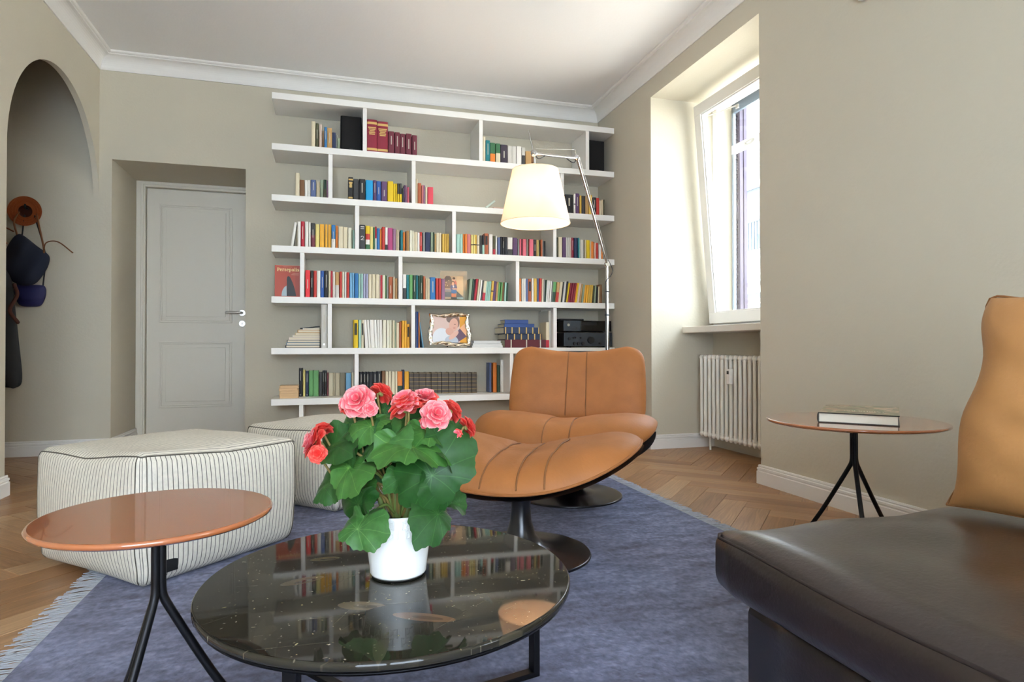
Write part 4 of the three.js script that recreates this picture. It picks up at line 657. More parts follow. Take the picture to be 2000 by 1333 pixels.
// ---------------------------------------------------------------- tables
function sideTable(label, x, z, h, r, split, foot, phase, y0) {
  const t = thing('side_table', label, 'side table', [x, y0, z]), copper = phys('#a8623a', 0.22, { clearcoat: 1, clearcoatRoughness: 0.04 });
  part('table_top', lathe([[0, h - 0.012], [r - 0.008, h - 0.012], [r - 0.001, h - 0.008], [r, h - 0.004], [r - 0.002, h - 0.001], [r - 0.006, h], [0, h]], 96), copper, t);
  part('underside', lathe([[0, h - 0.02], [r * 0.5, h - 0.02], [r - 0.02, h - 0.0125], [0, h - 0.0125]], 64), M.black, t);
  const rs = 0.0075, off = 0.0062, at = (k, q) => V(q * Math.cos(phase + k * 2.0944), 0, q * Math.sin(phase + k * 2.0944));
  for (let k = 0; k < 3; k++) part('leg', tube([at(k, off).setY(h - 0.016), at(k, off).setY(split + 0.05), at(k, off + 0.001).setY(split + 0.012), at(k, off + 0.012).setY(split - 0.016), at(k, foot * 0.5).setY(split * 0.5), at(k, foot).setY(rs)], rs, 60, 10, 0.35), M.black, t);
  return t;
}
sideTable('small round copper-lacquered table on a thin black tripod, between the pouf and coffee table', -0.29, -1.241, 0.448, 0.19, 0.293, 0.175, R(110), 0.012);
sideTable('round copper-lacquered table on a thin black tripod carrying a book, beside the wall', 1.722, -1.728, 0.5, 0.278, 0.35, 0.21, R(2), 0);
{ // art book on the far copper table
  const t = thing('book', 'thick art book with a painted floral jacket and white lettering, lying on the copper table', 'book', [1.757, 0.5, -1.737], R(-47.5));
  const w = 0.23, d = 0.33, h = 0.034, m = std('#2a2622', 0.35);
  const art = canvasTex(512, 410, (c, W, H) => {
    c.fillStyle = '#9a9070'; c.fillRect(0, 0, W, H); const cols = ['#a89878', '#c09a80', '#6f7a5c', '#cdae94', '#7d6450', '#8f9872', '#d6bba2'];
    for (let i = 0; i < 60; i++) { c.strokeStyle = cols[Math.floor(rnd() * cols.length)]; c.lineWidth = rr(8, 34); c.beginPath(); const x = rr(0, W), y = rr(0, H); c.moveTo(x, y); c.bezierCurveTo(x + rr(-90, 90), y + rr(-70, 70), x + rr(-160, 160), y + rr(-90, 90), x + rr(-200, 200), y + rr(-100, 100)); c.stroke(); }
    c.strokeStyle = '#efe9da'; c.lineWidth = 7; for (let i = 0; i < 15; i++) { const x = W * 0.3 + i * 17 + (i > 4 ? 16 : 0), y = H * 0.7; c.beginPath(); c.moveTo(x, y - rr(8, 26)); c.quadraticCurveTo(x + rr(-8, 14), y, x + rr(0, 12), y + rr(6, 20)); c.stroke(); }
  });
  part('cover', [rspan(-w / 2, w / 2, 0, 0.0035, -d / 2, d / 2, 0.001), rspan(-w / 2, w / 2, h - 0.0035, h, -d / 2, d / 2, 0.001), uvBox(new THREE.CylinderGeometry(h / 2, h / 2, d, 20, 1, false, Math.PI, Math.PI).rotateX(Math.PI / 2).scale(0.3, 1, 1).translate(-w / 2 + 0.001, h / 2, 0))], m, t);
  part('page_block', span(-w / 2 + 0.002, w / 2 - 0.005, 0.0034, h - 0.0034, -d / 2 + 0.005, d / 2 - 0.005), std('#e9e4d6', 0.8), t);
  part('jacket_print', new THREE.PlaneGeometry(w - 0.001, d - 0.001).rotateX(-Math.PI / 2).translate(0, h + 0.0004, 0), phys('#ffffff', 0.28, { map: art, clearcoat: 0.1 }), t);
}
{ // round marble coffee table
  const t = thing('coffee_table', 'round dark fossil marble coffee table on black metal loop legs', 'coffee table', [0.119, 0.012, -1.268]), r = 0.355, H = 0.288;
  const marble = canvasTex(1024, 1024, (c, w) => {
    c.fillStyle = '#2b2821'; c.fillRect(0, 0, w, w);
    const blob = (col, x, y, a, b, rot, al = 1) => { c.globalAlpha = al; c.fillStyle = col; c.beginPath(); c.ellipse(x, y, a, b, rot, 0, 7); c.fill(); c.globalAlpha = 1; };
    for (let i = 0; i < 90; i++) blob(['#4a4538', '#2b2923', '#57503f', '#1e1d1a', '#423c30'][i % 5], rr(0, w), rr(0, w), rr(20, 120), rr(10, 60), rr(0, 3), 0.45);
    for (const [x, y, a, b, q, col] of [[420, 720, 62, 26, 0.4, '#6b5f4c'], [270, 500, 60, 22, -0.3, '#5b5142'], [540, 800, 120, 55, 0.3, '#17181a'], [560, 830, 80, 22, 0.5, '#6a4c36'], [170, 640, 70, 50, 0.2, '#15150f'], [690, 450, 70, 26, 0.1, '#574b3c'], [330, 330, 46, 18, 0, '#62583f'], [700, 880, 110, 30, -0.2, '#1a1c1b'], [820, 300, 90, 20, 0.3, '#4a4438'], [460, 160, 70, 18, 0.2, '#4d4639']]) { blob(col, x, y, a, b, q, 0.9); blob('#000000', x + 8, y + 6, a * 0.5, b * 0.4, q, 0.18); }
    for (let i = 0; i < 60; i++) { c.strokeStyle = '#968d76'; c.globalAlpha = rr(0.15, 0.5); c.lineWidth = rr(0.6, 1.8); c.beginPath(); const x = rr(0, w), y = rr(0, w), q = rr(-0.7, 0.2); c.moveTo(x, y); c.lineTo(x + rr(40, 220) * Math.cos(q), y + rr(40, 220) * Math.sin(q)); c.stroke(); }
    c.globalAlpha = 1; for (let i = 0; i < 900; i++) blob(['#b0a88f', '#d8d0b8', '#8d8670', '#c4b583'][i % 4], rr(0, w), rr(0, w), rr(0.6, 3.4) * (i % 9 ? 1 : 2), rr(0.5, 2.2), rr(0, 3), rr(0.3, 0.9));
  });
  marble.wrapS = marble.wrapT = THREE.RepeatWrapping;
  const top = lathe([[0, H - 0.016], [r - 0.004, H - 0.016], [r, H - 0.012], [r, H - 0.004], [r - 0.004, H], [0, H]], 128), p = top.attributes.position, u = top.attributes.uv;
  for (let i = 0; i < p.count; i++) u.setXY(i, 0.5 + p.getX(i) / (2 * r), 0.5 - p.getZ(i) / (2 * r));
  part('table_top', top, phys('#ffffff', 0.04, { map: marble, ior: 1.42 }), t);
  part('top_ring', lathe([[r - 0.03, H - 0.022], [r - 0.006, H - 0.022], [r - 0.006, H - 0.0165], [r - 0.03, H - 0.0165], [r - 0.03, H - 0.022]], 96), M.black, t);
  for (const a of [-13.5, 120.7, -125]) {
    const ang = -R(a), f = (g) => g.rotateY(ang), q = 0.335;
    part('leg', [f(rspan(q - 0.008, q + 0.008, 0, H - 0.02, -0.012, 0.012, 0.002)), f(rspan(0, q, 0, 0.012, -0.012, 0.012, 0.002)), f(rspan(0.02, q, H - 0.034, H - 0.02, -0.012, 0.012, 0.002))], M.black, t);
  }
}

// ---------------------------------------------------------------- begonia in a white pot on the coffee table
{
  const t = thing('potted_begonia', 'flowering begonia with coral blooms in a white relief pot on the coffee table', 'plant', [0.133, 0.30, -1.264]);
  const RT = V(0.96, 0, 0.28), TW = V(-0.28, 0, 0.96), UP = V(0, 1, 0), loc = (r, u, w) => V().addScaledVector(RT, r).addScaledVector(UP, u).addScaledVector(TW, w);
  const white = phys('#f2f1ee', 0.35, { clearcoat: 0.5, clearcoatRoughness: 0.2 });
  const rAt = (y) => 0.0535 + 0.016 * y / 0.126;
  const pot = part('pot', lathe([[0, 0.003], [0.052, 0.003], [0.055, 0.008], [rAt(0.02), 0.02], [rAt(0.085), 0.085], [rAt(0.12), 0.12], [0.0705, 0.126], [0.0685, 0.1275], [0.066, 0.126], [0.064, 0.118], [0.052, 0.03], [0, 0.03]], 96), white, t);
  part('foot_ring', lathe([[0, 0], [0.05, 0], [0.0515, 0.004], [0, 0.004]], 48), M.plastic, pot);
  const rel = []; // raised leaf and stem motif, two rows round the rim
  for (let row = 0; row < 2; row++) for (let k = 0; k < 26; k++) {
    const a0 = (k + row * 0.5) / 26 * Math.PI * 2, y0 = 0.087 + row * 0.018, f = (a, y) => V((rAt(y) + 0.0004) * Math.cos(a), y, (rAt(y) + 0.0004) * Math.sin(a)), s = k % 2 ? 1 : -1;
    rel.push(tube([f(a0, y0), f(a0, y0 + 0.009), f(a0, y0 + 0.016)], 0.0017, 6, 6));
    rel.push(tube([f(a0, y0 + 0.012), f(a0 + s * 0.09, y0 + 0.011), f(a0 + s * 0.13, y0 + 0.003), f(a0 + s * 0.05, y0 + 0.0005)], 0.0016, 10, 6));
  }
  part('relief', mergeGeometries(rel), white, pot);
  part('soil', lathe([[0, 0.112], [0.03, 0.114], [0.0605, 0.108], [0.05, 0.1], [0, 0.1]], 32), std('#2a2018', 0.95), t);
  const veins = canvasTex(256, 256, (c, w) => {
    c.fillStyle = '#3f6f33'; c.fillRect(0, 0, w, w); for (let i = 0; i < 260; i++) { c.globalAlpha = 0.16; c.fillStyle = i % 2 ? '#4f8544' : '#2b5a2c'; c.beginPath(); c.ellipse(rr(0, w), rr(0, w), rr(4, 18), rr(3, 12), rr(0, 3), 0, 7); c.fill(); }
    c.globalAlpha = 0.55; c.strokeStyle = '#86ad66'; for (let k = -5; k <= 5; k++) { const q = k * 0.5; c.lineWidth = k ? 1.6 : 2.4; c.beginPath(); c.moveTo(w / 2, w * 0.4); c.quadraticCurveTo(w / 2 + 55 * Math.sin(q), w * 0.4 + 55 * Math.cos(q), w / 2 + 128 * Math.sin(q * 1.08), w * 0.4 + 140 * Math.cos(q * 1.08)); c.stroke(); }
    c.globalAlpha = 1;
  });
  veins.wrapS = veins.wrapT = THREE.RepeatWrapping;
  const litShadedLeafMats = ['#fbffe0', '#a2c0a6', '#ffffff'].map((c) => phys(c, 0.5, { map: veins, transmission: 0.22, thickness: 0, specularIntensity: 0.7 }));  // light put into the colour: lit leaves paler, shaded ones darker
  const leafGeo = (k) => { // toothed lopsided heart; stalk at the origin, tip along +y, 1 long
    const nr = 9, nt = 138, pos = [0, 0, 0], uv = [0.5, 0.6], idx = [];
    for (let i = 1; i <= nr; i++) for (let j = 0; j < nt; j++) {
      const f = j / nt * Math.PI * 2 - Math.PI, q = i / nr, notch = 1 - 0.8 * Math.exp(-(((Math.PI - Math.abs(f)) / 0.4) ** 2)), tri = (t) => Math.abs(((t / Math.PI) % 2 + 2) % 2 - 1);
      const lobes = 0.84 + 0.32 * tri(f * 2.5 + Math.PI + k * 0.4) ** 1.3 + 0.1 * tri(f * 11 + k) + 0.04 * tri(f * 31), side = 1 + 0.16 * (k % 2 ? 1 : -1) * Math.sin(f);
      const r = q * 0.5 * (1 + 0.3 * Math.cos(f)) * side * notch * (1 + (lobes - 1) * q), x = r * Math.sin(f), y = r * Math.cos(f);
      const z = 0.3 * r - (0.75 + 0.25 * (k % 2)) * y * y * (y > 0 ? 1 : 0.3) - (k === 2 ? 0.2 : 0.75) * x * x + 0.11 * q * q * Math.sin(f * 3 + k * 1.7) + 0.05 * q * tri(f * 2.5 + Math.PI + k * 0.4) + 0.02 * q * q * Math.sin(f * 9 + k);
      pos.push(x, y, z); uv.push(0.5 + x * 0.8, 0.6 - y * 0.8);
    }
    for (let j = 0; j < nt; j++) { const b = (j + 1) % nt; idx.push(0, 1 + b, 1 + j); for (let i = 0; i < nr - 1; i++) { const A = 1 + i * nt + j, B = 1 + i * nt + b, C = A + nt, D = B + nt; idx.push(A, B, C, B, D, C); } }
    const g = new THREE.BufferGeometry(); g.setAttribute('position', new THREE.Float32BufferAttribute(pos, 3)); g.setAttribute('uv', new THREE.Float32BufferAttribute(uv.map((v, i) => (i % 2 ? 1 - v : v)), 2)); g.setIndex(idx); g.computeVertexNormals(); return g;
  };
  const leaves = [0, 1, 2, 3].map(leafGeo), stalk = std('#7c6a34', 0.55), stalkGreen = std('#6c7d3a', 0.55), crown = V(0, 0.115, 0);
  // each leaf: right, up, toward, length, tone (paler where lit, darker where shaded), facing (right, up, toward)
  const L = [
    [0.03, 0.262, 0.065, 0.125, 0, 0.1, 0.93, 0.35, 0.75, -0.1, 0.6], [-0.012, 0.272, 0.05, 0.105, 2, -0.3, 0.85, 0.45, -0.7, -0.1, 0.7], [0.066, 0.215, 0.05, 0.135, 1, 0.35, 0.35, 0.87, 0.5, -0.85, 0.2], [0.098, 0.272, 0.0, 0.115, 1, 0.75, 0.25, 0.6, 0.5, 0.6, 0.1],
    [-0.075, 0.222, 0.06, 0.092, 0, -0.2, 0.9, 0.4, -0.9, -0.2, 0.4], [-0.125, 0.185, 0.05, 0.078, 1, -0.45, 0.7, 0.5, -0.7, -0.9, 0.2], [-0.118, 0.258, 0.01, 0.09, 1, -0.3, 0.75, 0.55, -1, -0.2, 0.3], [-0.082, 0.302, 0.0, 0.085, 1, -0.35, 0.6, 0.7, -0.8, 0.4, 0.2],
    [-0.03, 0.316, -0.01, 0.09, 1, 0.1, 0.5, 0.85, -0.1, 0.8, 0.3], [0.008, 0.308, -0.02, 0.08, 1, 0.15, 0.3, 0.9, 0.2, 0.9, 0], [0.05, 0.302, -0.02, 0.095, 1, 0.2, 0.55, 0.8, 0.5, 0.7, 0], [-0.064, 0.155, 0.05, 0.075, 1, -0.5, 0.3, 0.8, -0.4, -0.9, 0.2],
    [-0.056, 0.118, 0.085, 0.082, 2, -0.4, 0.75, 0.6, -0.1, -0.9, 0.5], [0.078, 0.135, 0.055, 0.085, 1, 0.45, 0.75, 0.4, 0.85, -0.1, 0.4], [0.118, 0.142, 0.02, 0.045, 1, 0.4, 0.7, 0.5, 1, 0.1, 0], [0.126, 0.232, 0.01, 0.055, 2, 0.3, 0.75, 0.5, 1, -0.3, 0.2],
    [0.11, 0.28, -0.01, 0.065, 2, 0.5, 0.3, 0.8, 0.5, 0.5, 0], [0.018, 0.212, 0.075, 0.05, 2, 0.5, 0.3, 0.8, 0.6, -0.7, 0.2], [-0.04, 0.245, -0.03, 0.10, 1, -0.2, 0.5, 0.8, -0.7, 0.3, 0.1], [-0.005, 0.275, -0.05, 0.12, 1, 0, 0.3, 0.9, 0, 0.9, -0.1],
    [-0.085, 0.27, -0.04, 0.10, 1, -0.3, 0.4, 0.8, -0.8, 0.4, 0], [0.055, 0.262, -0.05, 0.12, 1, 0.3, 0.4, 0.8, 0.6, 0.7, 0], [0.035, 0.232, 0.0, 0.09, 1, 0.1, 0.2, 0.95, 0.6, -0.5, 0], [-0.11, 0.292, -0.03, 0.06, 0, -0.3, 0.6, 0.6, -0.8, 0.5, 0], [0.0, 0.30, -0.09, 0.11, 1, 0, 0.7, -0.4, 0, 0.5, -0.8],
    [0.09, 0.19, 0.03, 0.085, 1, 0.6, 0.5, 0.6, 0.8, -0.5, 0.2], [0.098, 0.245, 0.02, 0.08, 1, 0.6, 0.6, 0.5, 0.8, 0.1, 0.2], [-0.045, 0.3, 0.03, 0.07, 0, -0.2, 0.8, 0.5, -0.4, 0.2, 0.8], [0.062, 0.285, 0.03, 0.08, 0, 0.3, 0.8, 0.5, 0.7, 0.1, 0.5], [-0.095, 0.245, 0.035, 0.075, 1, -0.5, 0.6, 0.6, -0.9, -0.3, 0.2], [0.0, 0.292, 0.02, 0.075, 1, 0.1, 0.8, 0.5, 0.2, 0.2, 0.8],
    [-0.06, 0.185, 0.02, 0.06, 0, -0.5, 0.6, 0.5, -0.9, 0.1, 0.2], [0.05, 0.165, 0.02, 0.07, 1, 0.5, 0.1, 0.8, 0.5, -0.8, 0.1], [-0.10, 0.225, 0.0, 0.07, 1, -0.4, 0.3, 0.85, -0.8, 0.2, 0],
  ];
  L.forEach(([r, u, w, len, tone, nr, nu, nw, dr, du, dw], i) => {
    const p = loc(r, u, w), n = loc(nr, nu, nw).normalize(), d = loc(dr, du, dw); d.addScaledVector(n, -d.dot(n)).normalize();
    const m = mesh('leaf', leaves[i % 4], litShadedLeafMats[tone], t), x = d.clone().cross(n), base = p.clone().addScaledVector(d, -len * 0.18);
    m.matrixAutoUpdate = true; m.quaternion.setFromRotationMatrix(new THREE.Matrix4().makeBasis(x, d, n)); m.position.copy(base); m.scale.setScalar(len * 1.12);
    const k = crown.clone().add(loc(r * 0.12, rr(-0.005, 0.01), w * 0.12)), mid = k.clone().lerp(base, 0.5).add(V(0, 0.018, 0).addScaledVector(loc(r, 0, w), -0.15));
    part('leaf_stalk', tube([k, mid, base.clone().addScaledVector(n, -0.004)], 0.0028, 14, 7), i % 2 ? stalk : stalkGreen, t);
  });
  part('stem', [bar(V(0, 0.1, 0), loc(-0.008, 0.19, 0), 0.009, 12, 0.007), bar(loc(0.014, 0.1, 0.006), loc(0.03, 0.2, 0), 0.008, 12, 0.005), bar(loc(-0.02, 0.1, 0.01), loc(-0.05, 0.2, 0.01), 0.006, 12, 0.004), bar(loc(0.02, 0.1, -0.01), loc(0.02, 0.21, -0.02), 0.006, 12, 0.004)], stalkGreen, t);
  // blooms: cupped petals in rings
  const petal = (k) => { const n = 7, pos = [], uv = [], idx = []; for (let i = 0; i <= n; i++) for (let j = 0; j <= n; j++) { const v = i / n, s = (j / n) * 2 - 1, w = 0.5 * Math.sqrt(Math.max(0, 1 - (v * 1.75 - 0.72) ** 2 / 1.09)) * (0.35 + 0.65 * Math.min(1, v * 2.2)) * (1 + 0.04 * Math.sin(s * 9 + k)); pos.push(s * w, v, 0.28 * v * v - 0.34 * s * s * w + 0.03 * Math.sin(s * 7 + k * 2) * v); uv.push(j / n, v); } for (let i = 0; i < n; i++) for (let j = 0; j < n; j++) { const a = i * (n + 1) + j; idx.push(a, a + 1, a + n + 1, a + 1, a + n + 2, a + n + 1); } const g = new THREE.BufferGeometry(); g.setAttribute('position', new THREE.Float32BufferAttribute(pos, 3)); g.setAttribute('uv', new THREE.Float32BufferAttribute(uv, 2)); g.setIndex(idx); g.computeVertexNormals(); return g; };
  const petals = [0, 1, 2].map(petal), blush = (a, b) => texFrom(64, (x, y) => { const e = Math.max(0, (y / 63 - 0.72) / 0.28), q = Math.min(1, Math.max(e, Math.abs(x / 31.5 - 1) ** 6)); return [0, 1, 2].map((i) => a[i] * (1 - q) + b[i] * q); }, true);
  const pm = [phys('#ffffff', 0.6, { map: blush([238, 98, 112], [250, 190, 184]), transmission: 0.25, thickness: 0, specularIntensity: 0.3 }), phys('#ffffff', 0.6, { map: blush([226, 58, 52], [244, 128, 112]), transmission: 0.2, thickness: 0, specularIntensity: 0.3 })], green = std('#8a8a4a', 0.7);
  const bloom = (r, u, w, size, fr, fu, fw, red, rings = 5) => {
    const f = new THREE.Group(); f.name = 'flower'; t.add(f); f.position.copy(loc(r, u, w)); const dir = loc(fr, fu, fw).normalize();
    f.quaternion.setFromUnitVectors(V(0, 1, 0), dir);
    for (let k = 0; k < rings; k++) { const n = [7, 6, 6, 5, 3][k], open = R([88, 68, 48, 30, 12][k]), len = size * [0.56, 0.54, 0.46, 0.38, 0.28][k]; for (let i = 0; i < n; i++) { const m = mesh('petal', petals[(i + k) % 3], pm[red === 1 || (red === 2 && k < 2) ? 1 : 0], f), q = i / n * 2 * Math.PI + k * 0.5 + rr(-0.12, 0.12); m.rotation.set(open + rr(-0.1, 0.1), 0, 0); const h = new THREE.Quaternion().setFromAxisAngle(V(0, 1, 0), q); m.quaternion.premultiply(h); m.position.set(0, k * size * 0.03, 0); m.scale.set(len * 1.15, len, len); } }
    part('calyx', new THREE.SphereGeometry(size * 0.13, 12, 8).scale(1, 0.7, 1).translate(0, -size * 0.04, 0), green, f);
    part('flower_stalk', tube([crown.clone().add(loc(r * 0.2, 0.03, 0)), loc(r * 0.62, u * 0.66, w * 0.5), f.position.clone().addScaledVector(dir, -size * 0.25), f.position.clone()], 0.0024, 20, 7), stalk, t);
  };
  bloom(-0.072, 0.345, 0.03, 0.062, -0.1, 0.45, 0.9, 0); bloom(-0.098, 0.338, 0.02, 0.036, -0.7, 0.3, 0.6, 2, 4); bloom(-0.046, 0.332, 0.045, 0.028, 0.3, 0.2, 0.9, 0, 4); bloom(-0.034, 0.358, 0.0, 0.045, 0.5, 0.6, -0.5, 1, 4);
  bloom(0.02, 0.330, 0.03, 0.062, -0.35, 0.75, -0.25, 1); bloom(0.018, 0.345, 0.03, 0.05, -0.25, 0.8, 0.5, 0, 4); bloom(0.052, 0.345, 0.0, 0.052, 0.1, 0.8, 0.4, 2); bloom(0.078, 0.318, 0.03, 0.056, 0.35, 0.35, 0.8, 0); bloom(0.104, 0.323, 0.0, 0.046, 0.45, 0.5, -0.5, 1, 4); bloom(0.058, 0.298, 0.02, 0.03, -0.2, -0.2, 0.9, 2, 4);
  bloom(0.136, 0.29, 0.0, 0.042, 0.8, 0.4, -0.3, 1, 4); bloom(0.118, 0.278, 0.01, 0.02, -0.2, 0.2, 0.9, 2, 3);
  bloom(-0.158, 0.262, 0.02, 0.062, -0.85, 0.35, 0.35, 2); bloom(-0.147, 0.245, 0.045, 0.034, 0.2, 0.3, 0.9, 1, 4); bloom(-0.15, 0.285, 0.0, 0.036, -0.2, 0.8, -0.4, 1, 4);
}

// ---------------------------------------------------------------- dark leather sofa and its cushion
{
  const t = thing('sofa', 'dark brown leather sofa with a deep seat cushion, cut off by the picture edge', 'sofa', [0.683, 0.012, -1.035]);
  const seat = softBox(0.95, 0.125, 2.2, 0.042, [0.012, 0.036, 0.012, 0.0], 30, (v, u) => { if (u.y > 0) { v.y += 0.005 * Math.sin(v.x * 9 + 1) * Math.cos(v.z * 7) + 0.004 * Math.sin(v.x * 21 - v.z * 11); } });
  const sc = part('seat_cushion', seat.translate(0.475, 0.341, 1.1), M.brown, t);
  part('seam', stitch(seat, [[0.475, 0.046, -1.1], [-0.44, 0.046, -1.1], [-0.475, 0.046, -1.065], [-0.475, 0.046, 0.9]], 0.003, 0.341).translate(0.475, 0, 1.1), M.brownSeam, sc);
  part('base', softBox(0.88, 0.22, 2.1, 0.02, [0.004, 0, 0.004, 0], 14).translate(0.485, 0.166, 1.1), M.brown, t);
  part('backrest', softBox(0.26, 0.46, 1.9, 0.07, [0.02, 0.02, 0.01, 0], 18).translate(0.86, 0.5, 1.12), M.brown, t);
  for (const [x, z] of [[0.1, 0.1], [0.88, 0.1], [0.1, 2.08], [0.88, 2.08]]) part('foot', rspan(x - 0.025, x + 0.025, 0, 0.058, z - 0.025, z + 0.025, 0.004), M.black, t);
}
{
  const t = thing('cushion', 'tan leather scatter cushion leaning at the back of the dark sofa', 'cushion', [1.262, 0.642, -0.735]);
  const n = 40, pos = [], uv = [], idx = [], W = 0.235, H = 0.22;
  for (const s of [1, -1]) for (let i = 0; i <= n; i++) for (let j = 0; j <= n; j++) {
    const u = Math.sin((j / n - 0.5) * Math.PI), v = Math.sin((i / n - 0.5) * Math.PI), e = Math.max(0, 1 - u ** 4) ** 0.55 * Math.max(0, 1 - v ** 4) ** 0.55, w = 0.003 * Math.sin(u * 5 - v * 6) + 0.0012 * Math.sin(v * 15 + u * 9) - 0.012 * Math.exp(-(((v + 0.55 - 0.35 * u) / 0.08) ** 2)) * Math.max(0, -u);
    pos.push(u * W * (0.93 + 0.07 * v * v) + 0.01 * Math.sin(v * 6) * Math.abs(u), v * H * (0.94 + 0.06 * u * u), s * e * (0.085 + w)); uv.push(u * W, v * H);
  }
  const N = n + 1; for (let s = 0; s < 2; s++) for (let i = 0; i < n; i++) for (let j = 0; j < n; j++) { const a = s * N * N + i * N + j, q = [a, a + 1, a + N, a + 1, a + N + 1, a + N]; idx.push(...(s ? [q[0], q[2], q[1], q[3], q[5], q[4]] : q)); }
  const g = new THREE.BufferGeometry(); g.setAttribute('position', new THREE.Float32BufferAttribute(pos, 3)); g.setAttribute('uv', new THREE.Float32BufferAttribute(uv, 2)); g.setIndex(idx);
  const c = part('cover', smoothNormals(g.toNonIndexed()), M.tanPillow, t);
  const rim = []; for (const [a, b] of [[-1, -1], [1, -1], [1, 1], [-1, 1]]) rim.push(V(a * W, b * H, 0)); const pts = []; rim.forEach((p, k) => { const q = rim[(k + 1) % 4]; for (let i = 0; i < 8; i++) { const f = i / 8, m = p.clone().lerp(q, f), b = 1 - 0.065 * (1 - (2 * f - 1) ** 2); pts.push(Math.abs(p.x - q.x) > 0.01 ? V(m.x, m.y * b, 0) : V(m.x * b + 0.01 * Math.sin(m.y / H * 6), m.y, 0)); } }); pts.push(pts[0].clone());
  part('seam', tube(pts, 0.0025, 120, 6), M.seam, c);
  t.rotation.set(0, R(-90), 0); t.rotateX(R(-17)); t.rotateZ(R(0));
}

// ---------------------------------------------------------------- hat, bags and coat on the hall wall
const onWall = (x, y, z = 0) => V(x, y, ZB + z);
{
  const t = thing('hat', 'small rust-orange woven hat hung on the hall wall above the bags', 'hat', [-2.005, 1.688, ZB + 0.03]), straw = std('#a5501f', 0.8, { bumpMap: bumpFine, bumpScale: 0.002 });
  part('brim', lathe([[0.042, 0.006], [0.07, 0.0], [0.1, 0.012], [0.102, 0.016], [0.07, 0.006], [0.044, 0.011], [0.042, 0.006]], 48).rotateX(Math.PI / 2), straw, t);
  part('crown', lathe([[0.044, 0.008], [0.042, -0.02], [0.03, -0.026], [0, -0.027]], 40).rotateX(Math.PI / 2), std('#4d2412', 0.9), t);  // darker colour stands for the shade inside the hollow crown
  for (let k = 0; k < 3; k++) part('braid', new THREE.TorusGeometry(0.058 + k * 0.017, 0.0022, 6, 60).translate(0, 0, 0.008 + k * 0.004), straw, t);
}
const poly = (pts) => { const c = new THREE.CatmullRomCurve3(pts.map(([x, y]) => V(x, y, 0)), true, 'catmullrom', 0.4); return (u) => { const p = c.getPoint(((u / (2 * Math.PI)) % 1 + 1) % 1); return [p.x, p.y]; }; };
const flatMid = (z) => (a, b) => V(-a, b, z);
const mirror = (f) => (u) => { const [x, y] = f(u); return [-x, y]; };
{
  const t = thing('backpack', 'navy suede sack with tan leather straps hanging under the orange hat', 'bag', [-1.985, 1.35, ZB]), navy = std('#1c2233', 0.95), tanS = std('#7a4a24', 0.6);
  part('body', pad({ outline: mirror(poly([[-0.14, -0.02], [-0.09, 0.12], [-0.035, 0.175], [0.06, 0.1], [0.135, 0.03], [0.12, -0.06], [0.055, -0.16], [-0.03, -0.175], [-0.11, -0.12]])), mid: flatMid(0.07), top: (a, b, r) => Math.sqrt(Math.max(0, 1 - r * r)) * (0.06 + 0.008 * Math.sin(a * 40 + b * 30)), under: (a, b, r) => Math.sqrt(Math.max(0, 1 - r * r)) * 0.05, nr: 16, nt: 80 }), navy, t);
  part('strap', [tube([V(-0.06, 0.33, 0.03), V(-0.075, 0.26, 0.06), V(-0.05, 0.17, 0.08)], 0.006, 20, 8), tube([V(0.045, 0.33, 0.03), V(0.07, 0.24, 0.06), V(0.105, 0.09, 0.08), V(0.11, 0.03, 0.09)], 0.006, 24, 8), tube([V(0.11, 0.06, 0.09), V(0.125, 0.12, 0.09), V(0.19, 0.13, 0.08), V(0.275, 0.06, 0.07)], 0.004, 30, 8), tube([V(-0.09, 0.1, 0.12), V(-0.125, 0.15, 0.1), V(-0.12, 0.21, 0.08), V(-0.07, 0.19, 0.08)], 0.005, 20, 8)], tanS, t);
  part('hook', [bar(V(-0.015, 0.36, 0), V(-0.015, 0.36, 0.05), 0.006), bar(V(-0.015, 0.36, 0.05), V(-0.015, 0.385, 0.055), 0.006)], M.black, t);
}
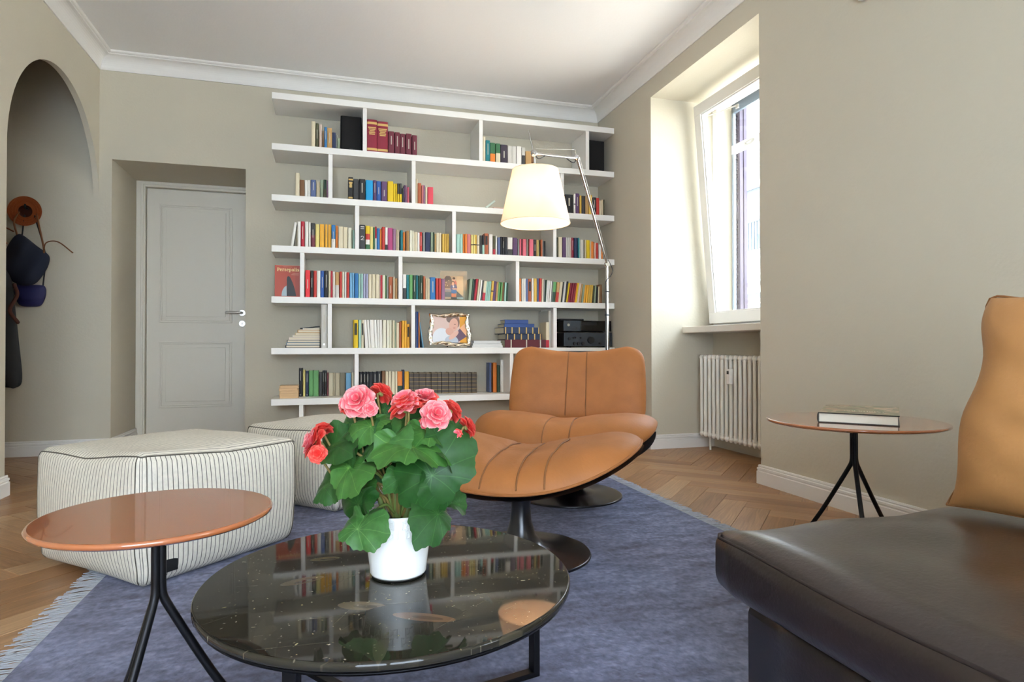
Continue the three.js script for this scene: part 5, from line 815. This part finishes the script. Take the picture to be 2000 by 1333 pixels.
{
  const t = thing('pouch', 'small blue-violet shoulder pouch hanging below the navy sack', 'bag', [-1.97, 1.10, ZB]), m = std('#1f2050', 0.6);
  part('body', pad({ outline: mirror(poly([[-0.085, 0.07], [0.0, 0.078], [0.085, 0.07], [0.088, 0.0], [0.06, -0.06], [0, -0.068], [-0.06, -0.06], [-0.088, 0.0]])), mid: flatMid(0.04), top: (a, b, r) => Math.sqrt(Math.max(0, 1 - r ** 3)) * 0.034, under: (a, b, r) => Math.sqrt(Math.max(0, 1 - r ** 3)) * 0.03, nr: 12, nt: 64 }), m, t);
  part('flap', pad({ outline: mirror(poly([[-0.087, 0.075], [0, 0.082], [0.087, 0.075], [0.085, 0.0], [0.04, -0.035], [-0.04, -0.035], [-0.085, 0.0]])), mid: flatMid(0.05), top: (a, b, r) => Math.sqrt(Math.max(0, 1 - r ** 3)) * 0.03, under: () => 0.002, nr: 10, nt: 64 }), m, t);
  part('strap', [tube([V(0.075, 0.07, 0.045), V(0.08, 0.3, 0.03), V(0.02, 0.56, 0.035)], 0.005, 24, 8), tube([V(-0.075, 0.07, 0.045), V(-0.07, 0.3, 0.02), V(-0.04, 0.56, 0.035)], 0.005, 24, 8)], std('#15161f', 0.7), t);
}
{
  const t = thing('coat', 'dark grey coat hanging half hidden behind the arch edge', 'coat', [-2.165, 0.9, ZB]), m = std('#2b2d30', 0.9);
  part('body', pad({ outline: mirror(poly([[-0.2, 0.4], [0, 0.47], [0.08, 0.42], [0.11, 0.2], [0.14, -0.1], [0.155, -0.4], [0.0, -0.41], [-0.22, -0.4], [-0.22, 0]])), mid: flatMid(0.07), top: (a, b, r) => Math.sqrt(Math.max(0, 1 - r * r)) * (0.055 + 0.012 * Math.sin(a * 45)), under: (a, b, r) => Math.sqrt(Math.max(0, 1 - r * r)) * 0.05, nr: 14, nt: 90 }), m, t);
  part('sleeve', pad({ outline: mirror(poly([[0.06, 0.36], [0.12, 0.3], [0.145, 0.0], [0.16, -0.385], [0.1, -0.395], [0.06, -0.1]])), mid: flatMid(0.12), top: (a, b, r) => Math.sqrt(Math.max(0, 1 - r * r)) * 0.04, under: (a, b, r) => Math.sqrt(Math.max(0, 1 - r * r)) * 0.03, nr: 10, nt: 64 }), m, t);
  part('belt', tube([V(0.15, 0.27, 0.16), V(0.17, 0.2, 0.17), V(0.13, 0.1, 0.17), V(0.175, 0.02, 0.17)], 0.012, 24, 8).scale(1, 1, 1), std('#4a2416', 0.8), t);
}

renderer.render(scene, camera);
